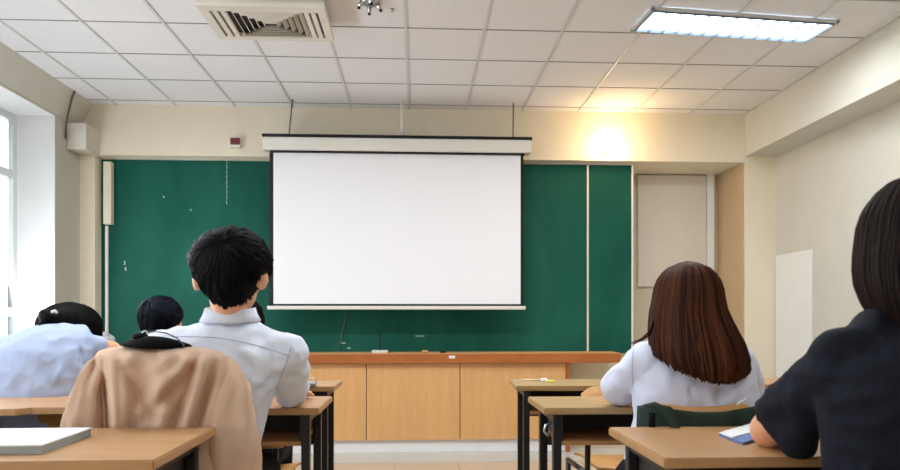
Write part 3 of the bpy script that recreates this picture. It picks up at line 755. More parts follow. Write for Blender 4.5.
def person(loc, label, J, head_rot, shirt, shirt_mat, folds=(), pants=M_trouser, sleeve=.75, hs=1.0, amp=.004, seed=0, slr=(.062, .056), shoes=M_shoe, voxel=.0075, neckr=.05, earout=0, armr=.038, extra=()):
    """J: hip, chest, neck, head, shL, shR, elL, elR, haL, haR, knL, knR, anL, anR (world)"""
    p = thing('person', loc, label, 'person')
    J = {k: Vector(v) for k, v in J.items()}
    R = Euler(head_rot, 'XYZ').to_matrix(); H = J['head']
    def hp(x, y, z): return H+R @ Vector((x*hs, y*hs, z*hs))
    bm = bmesh.new()
    # head: cranium, jaw, nose, chin, brow, ears
    p_ell(bm, hp(0, -.012, .025), (.076*hs, .092*hs, .088*hs), R)
    p_ell(bm, hp(0, .022, -.035), (.060*hs, .066*hs, .074*hs), R)
    p_ell(bm, hp(0, .062, -.088), (.026*hs, .022*hs, .022*hs), R, 12)
    p_cap(bm, hp(0, .083, .006), hp(0, .103, -.030), .009*hs, .013*hs, 10)
    for s in (-1, 1):
        p_cap(bm, hp(s*.014, .088, -.034), hp(s*.010, .088, -.034), .008*hs, .008*hs, 8)
        p_cap(bm, hp(s*.012, .080, .024), hp(s*.046, .068, .022), .010*hs, .009*hs, 8)
        p_ell(bm, hp(s*.042, .050, -.022), (.024*hs, .022*hs, .022*hs), R, 12)
        er = R @ Euler((0, 0, s*-.45)).to_matrix()
        p_ell(bm, hp(s*(.082+earout), -.006, -.010), (.012*hs, .022*hs, .034*hs), er, 14); p_ell(bm, hp(s*(.074+earout), .004, -.012), (.014*hs, .012*hs, .022*hs), er, 12)
    p_cap(bm, J['neck'], hp(0, -.012, -.05), neckr, .048*hs)
    p_cap(bm, J['chest'], J['neck'], .085, .052)
    # trunk
    wv = (J['shR']-J['shL'])
    p_ell(bm, J['chest'], (.145, .095, .15)); p_ell(bm, J['hip']+Vector((0, 0, .02)), (.155, .115, .11))
    p_cap(bm, J['hip'], J['chest'], .115, .12)
    for s in 'LR':
        sh, el, ha, kn, an = (J[k+s] for k in ('sh', 'el', 'ha', 'kn', 'an'))
        p_cap(bm, J['chest']+Vector((0, 0, .06)), sh, .06, .05)
        p_cap(bm, sh, el, .048, armr); p_cap(bm, el, ha, armr-.001, .024)
        d = ha-el; add_hand(bm, ha, d, Vector((0, 0, 1))-d.normalized()*d.normalized().z, 1 if s == 'R' else -1)
        hipj = J['hip']+Vector((-.085 if s == 'L' else .085, .02, 0))
        p_cap(bm, hipj, kn, .080, .055); p_cap(bm, kn, an, .054, .035)
        p_cap(bm, an-Vector((0, 0, .0)), an+Vector((0, .05, -.03)), .035, .035)
        p_cap(bm, an+Vector((0, -.02, -.045)), an+Vector((0, .15, -.052)), .032, .026)
    fuse('body', bm, M_skin, p, voxel, 3)
    for s in (-1, 1):
        bm = bmesh.new(); p_ell(bm, hp(s*.032, .072, .002), (.014*hs, .010*hs, .009*hs), R, 14); e = fin('eye', bm, M_eye, p, True)
        bm = bmesh.new(); p_ell(bm, hp(s*.032, .0795, .002), (.006*hs, .004*hs, .006*hs), R, 12); fin('iris', bm, M_iris, e, True)
    bm = bmesh.new(); p_ell(bm, hp(0, .086, -.060), (.022*hs, .008*hs, .007*hs), R, 14); fin('mouth', bm, M_lip, p, True)
    # shirt
    bm = bmesh.new(); p_loft(bm, shirt)
    for s in 'LR':
        sh, el, ha = J['sh'+s], J['el'+s], J['ha'+s]
        nb_ = J['neck']+Vector((-.035 if s == 'L' else .035, 0, -.02))
        p_cap(bm, nb_, sh, .055, slr[0]*.93)
        p_cap(bm, J['chest']+Vector((0, 0, .03)), sh, .09, slr[0])
        if sleeve <= 1: p_cone(bm, sh, sh.lerp(el, sleeve), slr[0], slr[1])
        else:
            p_cap(bm, sh, el, slr[0], slr[1]); p_cap(bm, el, el.lerp(ha, sleeve-1), slr[1], slr[1]*.93)
    for e in extra: p_cap(bm, *e)
    sho = fuse('shirt', bm, shirt_mat, p, voxel, 5, cloth_disp(folds, amp, seed=seed))
    # trousers and shoes
    bm = bmesh.new(); p_ell(bm, J['hip']+Vector((0, 0, .015)), (.172, .132, .115))
    for s in 'LR':
        hipj = J['hip']+Vector((-.085 if s == 'L' else .085, .02, 0)); kn, an = J['kn'+s], J['an'+s]
        p_cap(bm, hipj, kn, .094, .068); p_cap(bm, kn, an.lerp(kn, .1), .068, .055)
    fuse('trousers', bm, pants, p, .01, 4)
    for s in 'LR':
        an = J['an'+s]; bm = bmesh.new()
        p_cap(bm, an+Vector((0, -.025, -.046)), an+Vector((0, .15, -.05)), .040, .035); p_cap(bm, an+Vector((0, 0, .0)), an+Vector((0, .02, -.04)), .042, .04)
        fuse('shoe', bm, shoes, p, .008, 3)
    return p, sho, hp

def collar(name, parent, c, rx, ry, h, mat, tilt=0, flare=1.15, yaw=0):
    """stand-and-fall shirt collar, open at the front"""
    bm = bmesh.new(); N = 40; rings = []
    prof = [(1.0, -.15), (.97, .45), (.96, 1.0), (1.02, 1.0), (1.10, .5), (flare*1.03, .02), (flare, -.02), (1.06, .45), (1.0, .9)]
    for i in range(N+1):
        a = PI*.62*(-1+2*i/N)-PI/2+yaw
        rings.append([bm.verts.new((c[0]+rx*k*math.cos(a), c[1]+ry*k*math.sin(a), c[2]+h*z+tilt*math.sin(a))) for k, z in prof])
    for A, B in zip(rings, rings[1:]):
        for k in range(len(prof)-1): bm.faces.new((A[k], A[k+1], B[k+1], B[k]))
    bmesh.ops.recalc_face_normals(bm, faces=bm.faces)
    o = fin(name, bm, mat, parent, True); s = o.modifiers.new('t', 'SOLIDIFY'); s.thickness = .002
    return o

# ---- the boy in the white shirt, short black hair
bx_, by_ = -.56, 2.025
bh = TP(230, 275, 2.0)
J = dict(hip=(-.665, 2.01, .535), chest=(-.60, 2.015, .80), neck=(TX(231, 2.01), 2.015, 1.0), head=bh,
         shL=TP(161, 351, 2.01), shR=TP(287, 354, 2.01), elL=(-.80, 2.22, .806), elR=(TX(290, 2.19), 2.19, .808), haL=(-.70, 2.36, .785), haR=(-.43, 2.34, .785),
         knL=(-.76, 2.36, .50), knR=(-.55, 2.36, .50), anL=(-.76, 2.36, .095), anR=(-.53, 2.34, .095))
tx = lambda px: TX(px, 2.01); tz = lambda py: TZ(py, 2.01, 220)
def ring(l, r, py, y, ry, Y=2.01):
    a, b_ = TX(l, Y), TX(r, Y); return ((a+b_)/2, y, TZ(py, Y, (l+r)/2), (b_-a)/2, ry)
shirt = [(-.668, 2.01, .47, .165, .135), (-.665, 2.005, .56, .165, .135), ring(146, 262, 430, 2.0, .125), ring(146, 268, 410, 2.0, .125), ring(148, 276, 390, 2.005, .125), ring(150, 284, 370, 2.01, .125), ring(153, 286, 352, 2.015, .115), ring(165, 276, 340, 2.02, .10), ring(188, 266, 330, 2.025, .085), ring(203, 258, 322, 2.03, .07)]
fl = [(TP(232, 345, 1.91), TP(262, 388, 1.91), .016, -.010), (TP(246, 352, 1.91), TP(276, 372, 1.91), .014, .009), (TP(256, 395, 1.91), TP(284, 366, 2.0), .012, -.010),
      (TP(250, 380, 1.91), TP(278, 388, 1.98), .012, .010), (TP(262, 402, 1.91), TP(250, 440, 1.91), .012, -.008), (TP(243, 390, 1.91), TP(236, 430, 1.91), .015, .008),
      (TP(284, 372, 2.02), TP(303, 392, 2.05), .012, .008), (TP(287, 362, 2.02), TP(297, 400, 2.05), .010, -.009), (TP(296, 360, 2.02), TP(305, 385, 2.05), .010, .007), (TP(279, 358, 1.98), TP(276, 384, 1.98), .008, -.009)]
boy, bsh, hp = person((-.665, 2.0, 0), 'short haired boy in a white shirt seen from behind, elbow on his desk', J, (0, 0, -.22), shirt, M_white_shirt, fl, sleeve=1.12, hs=1.13, earout=.010, amp=.0045, seed=1, slr=(.066, .060))
c = bh
hc_ = Vector((TX(231.5, 2.0), 1.995, TZ(264, 2.0, 231)))
def mk_boy(d):
    yw = math.atan2(d.x, d.y)+.22      # 0 = towards the face
    b_ = abs(math.atan2(math.sin(yw), math.cos(yw)))
    lim = -.80 if b_ > 2.25 else (-.80+(2.25-b_)/.55*.66 if b_ > 1.7 else (-.14 if b_ > 1.2 else -.14+(1.2-b_)*.7))
    return d.z-lim
short_hair('hair', boy, M_hair_black, hc_, (.109, .115, .102, .137), (.02, -.80, .50), mk_boy, 2800, seed=3, lift=.009, messy=.28, wid=.010)
collar('collar', boy, (TX(229, 2.01), 2.025, TZ(321, 2.01)), .072, .070, .040, M_white_shirt, .006, 1.2, yaw=-.15)
project_line('yoke_seam', bsh, [TP(172+k*(289-172)/30, 337+ (k/30)**2*19-2*math.sin(k/30*PI), 1.7) for k in range(31)], .0013, M_seam, boy)
project_line('sleeve_seam', bsh, [TP(291-16*(k/20)**1.2, 347+k*2.2, 1.7) for k in range(21)], .0013, M_seam, boy)

# ---- the girl with long brown hair
gy = 1.975
gh = TP(688.5, 303, 1.98)
J = dict(hip=(gcx, 1.975, .535), chest=(TX(692, gy), 1.985, .79), neck=(TX(690, gy), 1.985, .965), head=gh,
         shL=TP(647, 360, gy), shR=TP(738, 367, gy), elL=TP(619, 387, 2.16), elR=TP(745, 387, 2.16), haL=(.76, 2.33, .785), haR=(.82, 2.36, .785),
         knL=(gcx-.01, 2.30, .475), knR=(gcx+.14, 2.32, .475), anL=(gcx+.02, 2.32, .095), anR=(gcx+.15, 2.32, .095))
ringg = lambda l, r, py, y, ry: ring(l, r, py, y, ry, gy)
shirt = [(gcx, 1.975, .47, .16, .13), (gcx, 1.975, .58, .155, .125), ringg(636, 754, 415, 1.97, .115), ringg(634, 755, 395, 1.97, .118), ringg(636, 752, 375, 1.975, .118), ringg(642, 746, 358, 1.98, .105), ringg(660, 728, 345, 1.985, .085), ringg(672, 712, 335, 1.99, .06)]
fl = [(TP(640, 392, 1.86), TP(668, 382, 1.86), .010, .008), (TP(690, 385, 1.86), TP(694, 402, 1.86), .008, -.006), (TP(715, 398, 1.86), TP(730, 382, 1.86), .010, -.009), (TP(725, 402, 1.86), TP(745, 380, 1.88), .010, .008), (TP(632, 352, 1.92), TP(630, 385, 1.95), .008, -.008), (TP(612, 372, 2.02), TP(620, 398, 2.05), .009, .007)]
girl, gsh, hp = person((gcx, 2.0, 0), 'girl with long brown hair and white shirt seen from behind', J, (.12, 0, .03), shirt, M_white_shirt2, fl, sleeve=1.05, hs=1.0, amp=.004, seed=2, slr=(.062, .064))
Yh = 1.95
def hr(l, r, py, cy, ry): a, b_ = TX(l+1, Yh), TX(r-3.5, Yh); return (TZ(py-2, Yh, 690), (a+b_)/2, cy, (b_-a)/2, ry)
rows = dome(TZ(297, Yh, 688), TZ(261, Yh, 688), TX(688.5, Yh), 1.955, (TX(720, Yh)-TX(657, Yh))/2, .115,
            [hr(652, 726, 312, 1.95, .115), hr(649, 733, 330, 1.94, .12), hr(645, 742, 348, 1.925, .125), hr(643, 748, 362, 1.915, .125), hr(646, 749, 372, 1.91, .12), hr(654, 744, 381, 1.91, .11), hr(668, 735, 385, 1.91, .10)])
def zb_girl(a):
    b_ = abs(a)
    if b_ < .75: return gh.z+.055
    t = 361+ (17*math.cos(min(1, abs(PI-b_)/1.3)*PI/2)) + (4 if a > 0 else -6)*math.sin(min(PI/2, PI-b_))
    return TZ(t, Yh, 690)
hair('hair', M_hair_brown, girl, rows, zb_girl, 3000, .0045, curl=.12, seed=5, jit=.012)
bm = bmesh.new()
for k in range(7):
    o_ = random.uniform(-3, 3); add_tube(bm, [TP(655+o_*.3, 320+o_, 1.93), TP(650+o_*.4, 334+o_, 1.90), TP(642+o_*.5, 340+o_*.5, 1.895), TP(632+o_*.6, 344+o_*.4, 1.90)], [.0012, .0014, .001, .0004], 5)
bmesh.ops.recalc_face_normals(bm, faces=bm.faces); fin('hair_lock', bm, M_hair_brown, girl, True)
project_line('sleeve_seam', gsh, [TP(634-2*math.sin(k/20*PI), 346+k*2.4, 1.7) for k in range(21)], .0012, M_seam, girl)

# ---- the student in the navy shirt at the right edge
ny = 1.16
nh = TP(918, 251, ny)
J = dict(hip=(TX(925, ny), 1.14, .535), chest=(TX(922, ny), 1.15, .82), neck=(TX(919, ny), 1.16, 1.03), head=nh,
         shL=TP(840, 362, 1.17), shR=TP(1003, 366, 1.17), elL=TP(769, 430, 1.45), elR=(TX(1030, 1.4), 1.46, .80), haL=(.97, 1.62, .785), haR=(1.08, 1.66, .785),
         knL=(TX(890, 1.1)+.0, 1.54, .49), knR=(TX(890, 1.1)+.2, 1.54, .49), anL=(TX(890, 1.1), 1.54, .095), anR=(TX(890, 1.1)+.2, 1.54, .095))
ringn = lambda l, r, py, y, ry: ring(l, r, py, y, ry, ny)
hx = J['hip'][0]
shirt = [(hx, 1.14, .47, .165, .135), (hx, 1.14, .60, .165, .135), ringn(828, 1020, 450, 1.14, .125), ringn(824, 1020, 420, 1.145, .125), ringn(822, 1018, 390, 1.15, .125), ringn(826, 1012, 360, 1.155, .115), ringn(845, 992, 340, 1.16, .10), ringn(872, 965, 326, 1.165, .08), ringn(885, 955, 316, 1.17, .065)]
fl = [(TP(800, 380, 1.25), TP(806, 450, 1.3), .010, -.010), (TP(790, 385, 1.28), TP(790, 440, 1.32), .010, .008), (TP(830, 345, 1.05), TP(850, 400, 1.03), .014, .006), (TP(818, 360, 1.1), TP(818, 430, 1.08), .009, -.012), (TP(860, 400, 1.02), TP(845, 460, 1.02), .014, -.007)]
nav, nsh, hp = person((hx, 1.2, 0), 'student with dark shoulder length hair and navy shirt at the right edge', J, (.02, 0, .05), shirt, M_navy, fl, sleeve=.78, hs=1.0, amp=.005, seed=3, slr=(.060, .060), armr=.042, extra=[(TP(812, 385, 1.24), TP(800, 440, 1.34), .05, .042), (TP(838, 350, 1.15), TP(870, 336, 1.15), .038, .05)])
Yn = ny
def hn(l, r, py, cy, ry): a, b_ = TX(l, Yn), TX(r, Yn); return (TZ(py, Yn, 918), (a+b_)/2, cy, (b_-a)/2, ry)
rows = dome(TZ(240, Yn, 922), TZ(171, Yn, 922), TX(924, Yn), ny-.005, (TX(976, Yn)-TX(866, Yn))/2, .112,
            [hn(865, 984, 262, ny-.005, .112), hn(865, 983, 285, ny-.01, .110), hn(869, 979, 305, ny-.015, .10), hn(876, 972, 320, ny-.02, .09), hn(880, 968, 332, ny-.02, .085)])
def zb_nav(a):
    b_ = abs(a)
    if b_ < .8: return nh.z+.06
    return TZ(325+4*math.sin(a*9), Yn, 918)
hair('hair', M_hair_dark, nav, rows, zb_nav, 1600, .0045, curl=.02, seed=9, jit=.022)

# ---- slumped student at the left, hair in a small ponytail
sy = 2.68
s4 = TP(68, 335, 2.80)
sx = TX(42, 2.64)
J = dict(hip=(sx, 2.62, .53), chest=(sx, 2.66, .80), neck=(TX(60, 2.7), 2.74, .97), head=s4,
         shL=TP(12, 349, 2.68), shR=TP(78, 345, 2.68), elL=(sx-.22, 2.98, .80), elR=TP(112, 350, 2.92), haL=(sx-.02, 3.08, .80), haR=TP(98, 350, 3.10),
         knL=(sx-.09, 3.02, .49), knR=(sx+.09, 3.02, .49), anL=(sx-.09, 3.02, .095), anR=(sx+.09, 3.02, .095))
rings_ = lambda l, r, py, y, ry: ring(l, r, py, y, ry, 2.64)
shirt = [(sx, 2.62, .47, .17, .135), (sx, 2.61, .58, .17, .13), rings_(-2, 80, 405, 2.60, .12), rings_(-4, 84, 388, 2.61, .12), rings_(-6, 90, 368, 2.63, .12), rings_(-2, 90, 350, 2.65, .12), rings_(6, 87, 338, 2.67, .11), rings_(18, 80, 329, 2.69, .09), rings_(30, 74, 324, 2.71, .07)]
fl = [(TP(60, 345, 2.53), TP(75, 385, 2.53), .012, -.010), (TP(70, 350, 2.53), TP(50, 392, 2.53), .012, .009), (TP(25, 375, 2.53), TP(60, 390, 2.53), .012, -.010), (TP(5, 370, 2.53), TP(30, 395, 2.53), .014, .009), (TP(82, 335, 2.6), TP(82, 370, 2.6), .008, -.010)]
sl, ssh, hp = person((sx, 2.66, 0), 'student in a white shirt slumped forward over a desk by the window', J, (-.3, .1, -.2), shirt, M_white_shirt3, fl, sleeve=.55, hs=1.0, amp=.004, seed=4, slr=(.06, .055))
Ys = 2.80
def hs4(l, r, py, cy, ry): a, b_ = TX(l, Ys), TX(r, Ys); return (TZ(py, Ys, 68), (a+b_)/2, cy, (b_-a)/2, ry)
rows = dome(TZ(326, Ys, 68), TZ(302, Ys, 68), TX(68, Ys), 2.81, (TX(97, Ys)-TX(39, Ys))/2, .12, [hs4(42, 97, 336, 2.81, .115), hs4(52, 95, 344, 2.81, .10)])
hair('hair', M_hair_black, sl, rows, lambda a: TZ(342, Ys, 68) if abs(a) > 1.1 else s4.z+.04, 900, .006, seed=11, jit=.015)
bm = bmesh.new(); q = TP(50, 317, 2.68); p_ell(bm, q, (.045, .04, .03), Euler((0, .5, 0)).to_matrix()); p_cap(bm, q, TP(40, 325, 2.66), .026, .008)
pt = fuse('hair_bun', bm, M_hair_black, sl, .006, 2)
tube('hair_clip', [TP(52, 312, 2.645), TP(55, 311, 2.64), TP(57, 313, 2.64)], .006, mat_plain('pale_clip', srgb(206, 196, 190), .3), sl)

# ---- student in dark clothes near the board
k5 = TP(162, 322, 3.32); x5 = k5.x
J = dict(hip=(x5-.02, 3.30, .53), chest=(x5-.01, 3.32, .76), neck=(x5, 3.31, .93), head=k5,
         shL=(x5-.15, 3.32, .87), shR=(x5+.15, 3.32, .87), elL=(x5-.19, 3.56, .80), elR=(x5+.19, 3.56, .80), haL=(x5-.06, 3.74, .79), haR=(x5+.06, 3.74, .79),
         knL=(x5-.1, 3.68, .48), knR=(x5+.08, 3.68, .48), anL=(x5-.1, 3.68, .095), anR=(x5+.08, 3.68, .095))
shirt = [(x5-.02, 3.30, .46, .16, .13), (x5-.02, 3.30, .6, .155, .12), (x5-.01, 3.31, .75, .165, .12), (x5, 3.32, .85, .16, .11), (x5, 3.32, .92, .10, .08), (x5, 3.32, .96, .065, .06)]
k5p, _, _ = person((x5, 3.34, 0), 'student with black hair and dark top near the chalkboard, left of the boy', J, (-.15, 0, 0), shirt, M_navy, sleeve=1.5, seed=5, voxel=.009)
def mk_s(d):
    b_ = abs(math.atan2(d.x, d.y)); lim = -.86 if b_ > 1.9 else (-.3 if b_ > 1.2 else .3)
    return d.z-lim
short_hair('hair', k5p, mat_hair('blue_black_hair', srgb(10, 12, 18), srgb(22, 30, 42)), (x5, 3.30, k5.z+.025), (.096, .112, .098, .15), (-.2, -.6, .75), mk_s, 1300, seed=13, lift=.008, messy=.3)

# ---- student hidden ahead of the boy
k6 = TP(240, 324, 2.64); x6 = k6.x
J = dict(hip=(x6, 2.60, .53), chest=(x6, 2.62, .74), neck=(x6, 2.63, .90), head=k6,
         shL=(x6-.14, 2.62, .84), shR=(x6+.14, 2.62, .84), elL=(x6-.17, 2.82, .80), elR=(x6+.16, 2.82, .80), haL=(x6-.06, 2.98, .79), haR=(x6+.06, 2.98, .79),
         knL=(x6-.1, 2.96, .48), knR=(x6+.08, 2.96, .48), anL=(x6-.1, 2.96, .095), anR=(x6+.08, 2.96, .095))
shirt = [(x6, 2.60, .46, .155, .125), (x6, 2.60, .6, .15, .115), (x6, 2.61, .73, .16, .115), (x6, 2.62, .82, .155, .10), (x6, 2.62, .89, .09, .07), (x6, 2.62, .92, .06, .055)]
k6p, _, _ = person((x6, 2.64, 0), 'student almost hidden ahead of the boy, black hair showing beside his neck', J, (-.2, 0, 0), shirt, M_white_shirt, seed=6, voxel=.009)
short_hair('hair', k6p, M_hair_black, (x6, 2.625, k6.z+.01), (.088, .105, .095, .15), (0, -.6, .75), mk_s, 900, seed=17, lift=.008, messy=.3)

# ------------------------------------------------------------------ beige jacket over the boy's chair
YJK = 1.878
jk = thing('jacket', (TX(157, YJK), YJK, .86), 'beige jacket with black collar draped over the chair behind the boy', 'jacket')
sil = [(347, 122, 180), (349, 108, 204), (352, 99, 219), (357, 95, 227), (366, 96, 229), (380, 98, 231), (400, 101, 233), (430, 102, 234), (470, 100, 236), (545, 98, 236)]
def sil_at(py):
    for A, B in zip(sil, sil[1:]):
        if py <= B[0]:
            f = (py-A[0])/(B[0]-A[0]); return A[1]*(1-f)+B[1]*f, A[2]*(1-f)+B[2]*f
    return sil[-1][1:]
jfolds = [((158, 366), (166, 450), 9, .016), ((146, 360), (140, 470), 10, -.012), ((126, 358), (124, 440), 9, .014), ((196, 360), (168, 440), 6, -.022), ((205, 362), (180, 440), 6, .016), ((215, 360), (194, 440), 5, -.024), ((104, 364), (110, 450), 3.5, -.03), ((112, 362), (117, 470), 5, .02), ((132, 380), (132, 470), 6, -.012), ((176, 352), (150, 372), 6, .010), ((180, 354), (206, 368), 6, .010), ((200, 356), (150, 420), 5, -.016), ((192, 356), (140, 412), 5, .012), ((118, 354), (150, 420), 6, -.012), ((140, 352), (116, 366), 6, .010), ((158, 352), (160, 372), 7, -.010)]
def fold2(px, py):
    h = 0; p = Vector((px, py, 0))
    for a, b_, w, d in jfolds:
        ds, t = seg_dist(p, Vector((*a, 0)), Vector((*b_, 0)))
        if ds < 3*w: h += 1.5*d*math.exp(-(ds/w)**2)*(.35+.65*math.sin(PI*min(1, max(0, t))))
    return h
bm = bmesh.new(); NU, NV = 90, 80; G = []
for j in range(NV+1):
    py = 347+(545-347)*(j/NV)**1.25; l, r_ = sil_at(py); row = []
    for i in range(NU+1):
        u = -1+2*i/NU; px = (l+r_)/2+(r_-l)/2*math.sin(u*PI/2)
        topc = max(0, 1-(py-347)/16)
        y = YJK-.035-.045*math.cos(u*PI/2)+.07*abs(u)**5+.05*topc**2
        y -= fold2(px, py)+.006*noise.noise(Vector((px*.05, py*.03, 2)))
        x, z = T(px, py, y)
        sag = .004*math.sin(px*.13)*(1-topc)
        row.append(bm.verts.new((x, y, z+sag)))
    G.append(row)
# back half over the chair top, down the inside
for a in range(5):
    dz = (.004, -.01, -.04, -.09, -.15)[a]; dy = (.03, .045, .055, .058, .058)[a]; row = []
    for i in range(NU+1):
        v = G[0][i] if a == 0 else None
        base = G[-1][i] if False else GT[i] if a else G[0][i].co.copy()
        if a == 0 and i == 0: GT = []
        if a == 0: GT.append(base)
        row.append(bm.verts.new((base.x*1.0, base.y+dy*.9, base.z+dz)))
    G.insert(0, row)
for A, B in zip(G, G[1:]):
    for i in range(NU): bm.faces.new((A[i], A[i+1], B[i+1], B[i]))
bmesh.ops.recalc_face_normals(bm, faces=bm.faces)
o = fin('jacket_body', bm, M_jacket, jk, True); md = o.modifiers.new('t', 'SOLIDIFY'); md.thickness = .006; md.offset = 0
def jsleeve(path, seed):
    bm = bmesh.new(); N = 34; S = 26; pts = []
    rings = []
    for i in range(N+1):
        f = i/N*(len(path)-1); k = min(int(f), len(path)-2); q = f-k
        px, py, w, y = (path[k][m]*(1-q)+path[k+1][m]*q for m in range(4))
        x, z = T(px, py, y); w = w*y/660; ring_ = []
        for s in range(S):
            a = 2*PI*s/S; an_ = Vector((math.cos(a), math.sin(a), 0))*1.6; wr = min(1, i/8)*(.022*noise.noise(an_+Vector((0, i*.05, seed)))+.007*math.sin(a*4+i*.16+seed)+.006*noise.noise(an_*2+Vector((0, i*.25, seed))))
            ring_.append(bm.verts.new((x+(w+wr)*math.cos(a), y+(w*.62+wr)*math.sin(a), z)))
        rings.append(ring_)
    for A, B in zip(rings, rings[1:]):
        for s in range(S): bm.faces.new((A[s], A[(s+1) % S], B[(s+1) % S], B[s]))
    bm.faces.new(rings[0][::-1]); bmesh.ops.recalc_face_normals(bm, faces=bm.faces)
    o = fin('sleeve', bm, M_jacket, jk, True); return o
jsleeve([(227, 356, 2, 1.888), (229, 362, 7, 1.878), (232, 374, 12, 1.863), (234, 388, 15, 1.853), (233.5, 402, 17.5, 1.848), (232, 425, 22, 1.843), (231, 450, 26, 1.843), (231, 475, 27, 1.848), (231, 530, 26, 1.858)], 1)
jsleeve([(99, 354, 2, 1.888), (96, 361, 6, 1.878), (90, 377, 10, 1.863), (85, 395, 12, 1.853), (82, 415, 16, 1.848), (80, 440, 19, 1.848), (79, 480, 20, 1.858), (79, 530, 20, 1.868)], 4)
# black collar/lining
bm = bmesh.new(); N = 30; rings = []
for i in range(N+1):
    u = -1+2*i/N; px = 149+32*u; pyt = 336+7.5*u*u+1.5*u; pyb = 349-1.5*u*u+1*u
    ct = []
    for (py, yo) in ((pyb, -.068), ((pyt+pyb)/2-1, -.072), (pyt, -.045), (pyt+.5, -.02), (pyb, .0)):
        x, z = T(px, py, YJK-.06); ct.append(bm.verts.new((x, YJK+yo+.035*u*u, z)))
    rings.append(ct)
for A, B in zip(rings, rings[1:]):
    for k in range(5): bm.faces.new((A[k], A[(k+1) % 5], B[(k+1) % 5], B[k]))
bm.faces.new(rings[0]); bm.faces.new(rings[-1][::-1]); bmesh.ops.recalc_face_normals(bm, faces=bm.faces)
fin('collar', bm, M_lining, jk, True)
lp = [TP(145, 336, 1.866), TP(146, 333, 1.861), TP(155, 331.5, 1.856), TP(166, 333, 1.851), TP(177, 338, 1.846), TP(184, 345, 1.841), TP(183, 349, 1.836)]
tube('hanging_loop', lp, .0022, mat_plain('grey_cord', srgb(90, 92, 110), .7), jk, 6)
bm = bmesh.new(); p_ell(bm, TP(140, 337, 1.846), (.022, .02, .012)); cl = fin('collar_knot', bm, M_lining, jk, True)
tube('ring', [TP(145+2.6*math.cos(a), 333.5+2.6*math.sin(a), 1.851) for a in [2*PI*k/14 for k in range(14)]], .0022, M_steel, jk, 6, closed=True)

# green jacket over the girl's chair
gj = thing('jacket', (gcx, 1.80, .8), 'dark green jacket hung over the back of the long haired girl\'s chair', 'jacket')
bm = bmesh.new(); NU, NV = 60, 30; G = []
xl_, xr_ = TX(645, 1.79), TX(760, 1.79)
for j in range(NV+1):
    v = j/NV; row = []
    for i in range(NU+1):
        u = i/NU; uu = 2*u-1
        x = xl_+(xr_-xl_)*u+(.015*v)*uu
        ztop_ = .806-.019*(1-uu*uu)+(.006 if u < .2 else 0)-.02*max(0, abs(uu)-.85)/.15
        z = ztop_-.40*v
        y = 1.782-.035*(1-uu*uu)-.002+.010*math.sin(u*19+2*v)*min(1, v*3)+.012*noise.noise(Vector((u*6, v*2, 5)))-.01*v
        if u < .07: y += (.07-u)*.9
        row.append(bm.verts.new((x, y, z)))
    G.append(row)
for A, B in zip(G, G[1:]):
    for i in range(NU): bm.faces.new((A[i], A[i+1], B[i+1], B[i]))
bmesh.ops.recalc_face_normals(bm, faces=bm.faces)
o = fin('jacket_body', bm, M_olive, gj, True); md = o.modifiers.new('t', 'SOLIDIFY'); md.thickness = .005
bm = bmesh.new(); pts = [TP(644, 406, 1.755), TP(655, 405, 1.735), TP(664, 410, 1.725), TP(672, 420, 1.72), TP(679, 436, 1.72), TP(684, 460, 1.72)]
add_tube(bm, pts, [.005, .009, .011, .013, .013, .012], 12); bmesh.ops.recalc_face_normals(bm, faces=bm.faces); fin('sleeve', bm, M_olive, gj, True)
tube('strap', [TP(652, 413, 1.735), TP(652, 424, 1.73), TP(652, 445, 1.73)], .009, M_lining, gj)
tube('white_tag', [TP(737, 405, 1.735), TP(740, 402, 1.73), TP(743, 401, 1.73), TP(746, 398, 1.73)], .0024, M_paper, gj, 6)

# ------------------------------------------------------------------ small things
z = DZ+.0008
A = Vector((TX(41, 1.436), 1.44)); B = Vector((TX(91, 1.66), 1.665)); d = (B-A).normalized(); nrm = Vector((-d.y, d.x))
nbk = thing('notebook', (A.x-.1, 1.55, DZ), 'thick notebook with a pale cover lying on the front left desk', 'notebook')
q = [A+nrm*.30, A, B, B+nrm*.30]; s = lambda p, k: p+(sum(q, Vector((0, 0)))/4-p)*k
prism_xy('lower_cover', [tuple(p) for p in q], z, z+.0015, M_page, nbk)
prism_xy('page_block', [tuple(s(p, .012)) for p in q], z+.0016, z+.0165, M_page, nbk)
prism_xy('upper_cover', [tuple(p) for p in q], z+.0166, z+.020, M_paper, nbk)
bk = thing('booklet', (.8, 1.56, DZ), 'blue and white booklet lying under the arm of the navy shirt student', 'booklet')
a = (TX(744, 1.46), 1.465); b_ = (TX(720, 1.58), 1.585)
c_ = (b_[0]+.15, 1.72); d_ = (a[0]+.17, 1.60)
prism_xy('pages', [a, d_, c_, b_], z, z+.006, M_blue, bk)
lerp = lambda p, r, f: (p[0]*(1-f)+r[0]*f, p[1]*(1-f)+r[1]*f)
prism_xy('cover', [lerp(b_, a, .55), lerp(c_, d_, .55), c_, b_], z+.0062, z+.0085, M_paper, bk)
xa = TX(544, 3.03); tag(box('eraser', xa-.013, xa+.013, 3.0, 3.045, z, z+.014, M_paper, bev=.002, loc=(xa, 3.02, z)), 'small white eraser on the desk nearest the chalkboard at right', 'eraser')
xa = TX(550, 3.0); tag(box('sticky_note', xa-.018, xa+.018, 2.985, 3.02, z, z+.007, mat_plain('yellow_note', srgb(222, 214, 70), .7), bev=.002, loc=(xa, 3.0, z)), 'tiny yellow pad on the desk beside the white eraser', 'note pad')
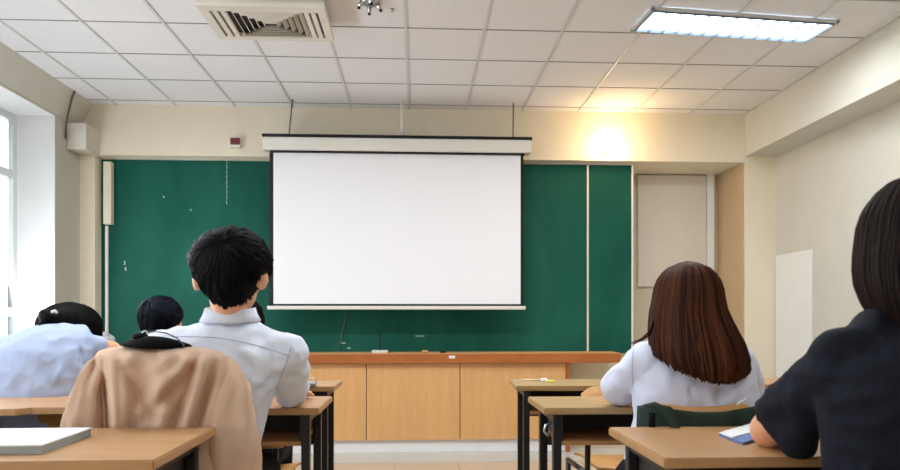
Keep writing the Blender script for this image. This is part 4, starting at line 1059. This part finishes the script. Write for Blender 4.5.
p0 = TP(528, 382, 3.0); tag(tube('pencil', [(TX(522, 3.05), 3.05, z+.005), (TX(537, 3.05)+.05, 3.06, z+.005)], .0045, mat_plain('pale_pencil', srgb(220, 205, 170), .5), seg=6, loc=(TX(522, 3.05), 3.05, z)), 'pale pencil lying on the desk left of the white eraser', 'pencil')
xa = TX(313, 2.86)
cl = thing('metal_clip', (xa, 2.86, DZ), 'small grey metal clip on the desk corner beyond the boy\'s elbow', 'clip')
box('jaw', xa-.02, xa+.015, 2.84, 2.88, z, z+.018, M_steel, cl, .004)
tube('handle', [(xa-.018, 2.85, z+.014), (xa-.02, 2.85, z+.034), (xa+.012, 2.85, z+.034), (xa+.010, 2.85, z+.015)], .003, M_steel, cl, 6)
# clear crumpled bag on the slumped student's desk
bm = bmesh.new(); q = TP(107, 345, 3.18); bmesh.ops.create_icosphere(bm, subdivisions=4, radius=1)
rnd = random.Random(4)
for v in bm.verts:
    n_ = v.co.copy(); h = 1+.22*noise.noise(n_*2.6)+.12*abs(noise.noise(n_*5))
    v.co = Vector((q.x+n_.x*.055*h*(1-.3*n_.z), 3.18+n_.y*.05*h, DZ+.115+n_.z*.105*h))
zz = min(v.co.z for v in bm.verts)
for v in bm.verts: v.co.z += DZ+.001-zz
tag(fin('plastic_bag', bm, M_plastic, loc=(q.x, 3.18, DZ)), 'crumpled clear plastic bag standing beside the slumped student\'s arm', 'bag')

# ------------------------------------------------------------------ light and world
w = bpy.data.worlds.new('overcast_sky'); scene.world = w; w.use_nodes = True
bg = w.node_tree.nodes['Background']; bg.inputs['Color'].default_value = (.90, .95, 1, 1); bg.inputs['Strength'].default_value = 5.0
for i, (a, b_) in enumerate(opens):
    ad = bpy.data.lights.new('daylight', 'AREA'); ad.shape = 'RECTANGLE'; ad.size = b_-a; ad.size_y = wz1-wz0; ad.energy = 145; ad.color = (.90, .95, 1)
    ao = bpy.data.objects.new('daylight', ad); COL.objects.link(ao); ao.location = (XL-WT-.08, (a+b_)/2, (wz0+wz1)/2); ao.rotation_euler = (0, -PI/2, 0)
    ao.rotation_euler = Vector((1, 0, .22)).to_track_quat('-Z', 'Y').to_euler()
scene.view_settings.view_transform = 'Standard'; scene.view_settings.look = 'None'
scene.view_settings.exposure = -.40; scene.view_settings.gamma = 1; scene.view_settings.use_curve_mapping = False
try:
    scene.cycles.use_denoising = True; scene.cycles.max_bounces = 10; scene.cycles.diffuse_bounces = 6; scene.cycles.sample_clamp_indirect = 8
    scene.cycles.caustics_reflective = False; scene.cycles.caustics_refractive = False
except Exception: pass
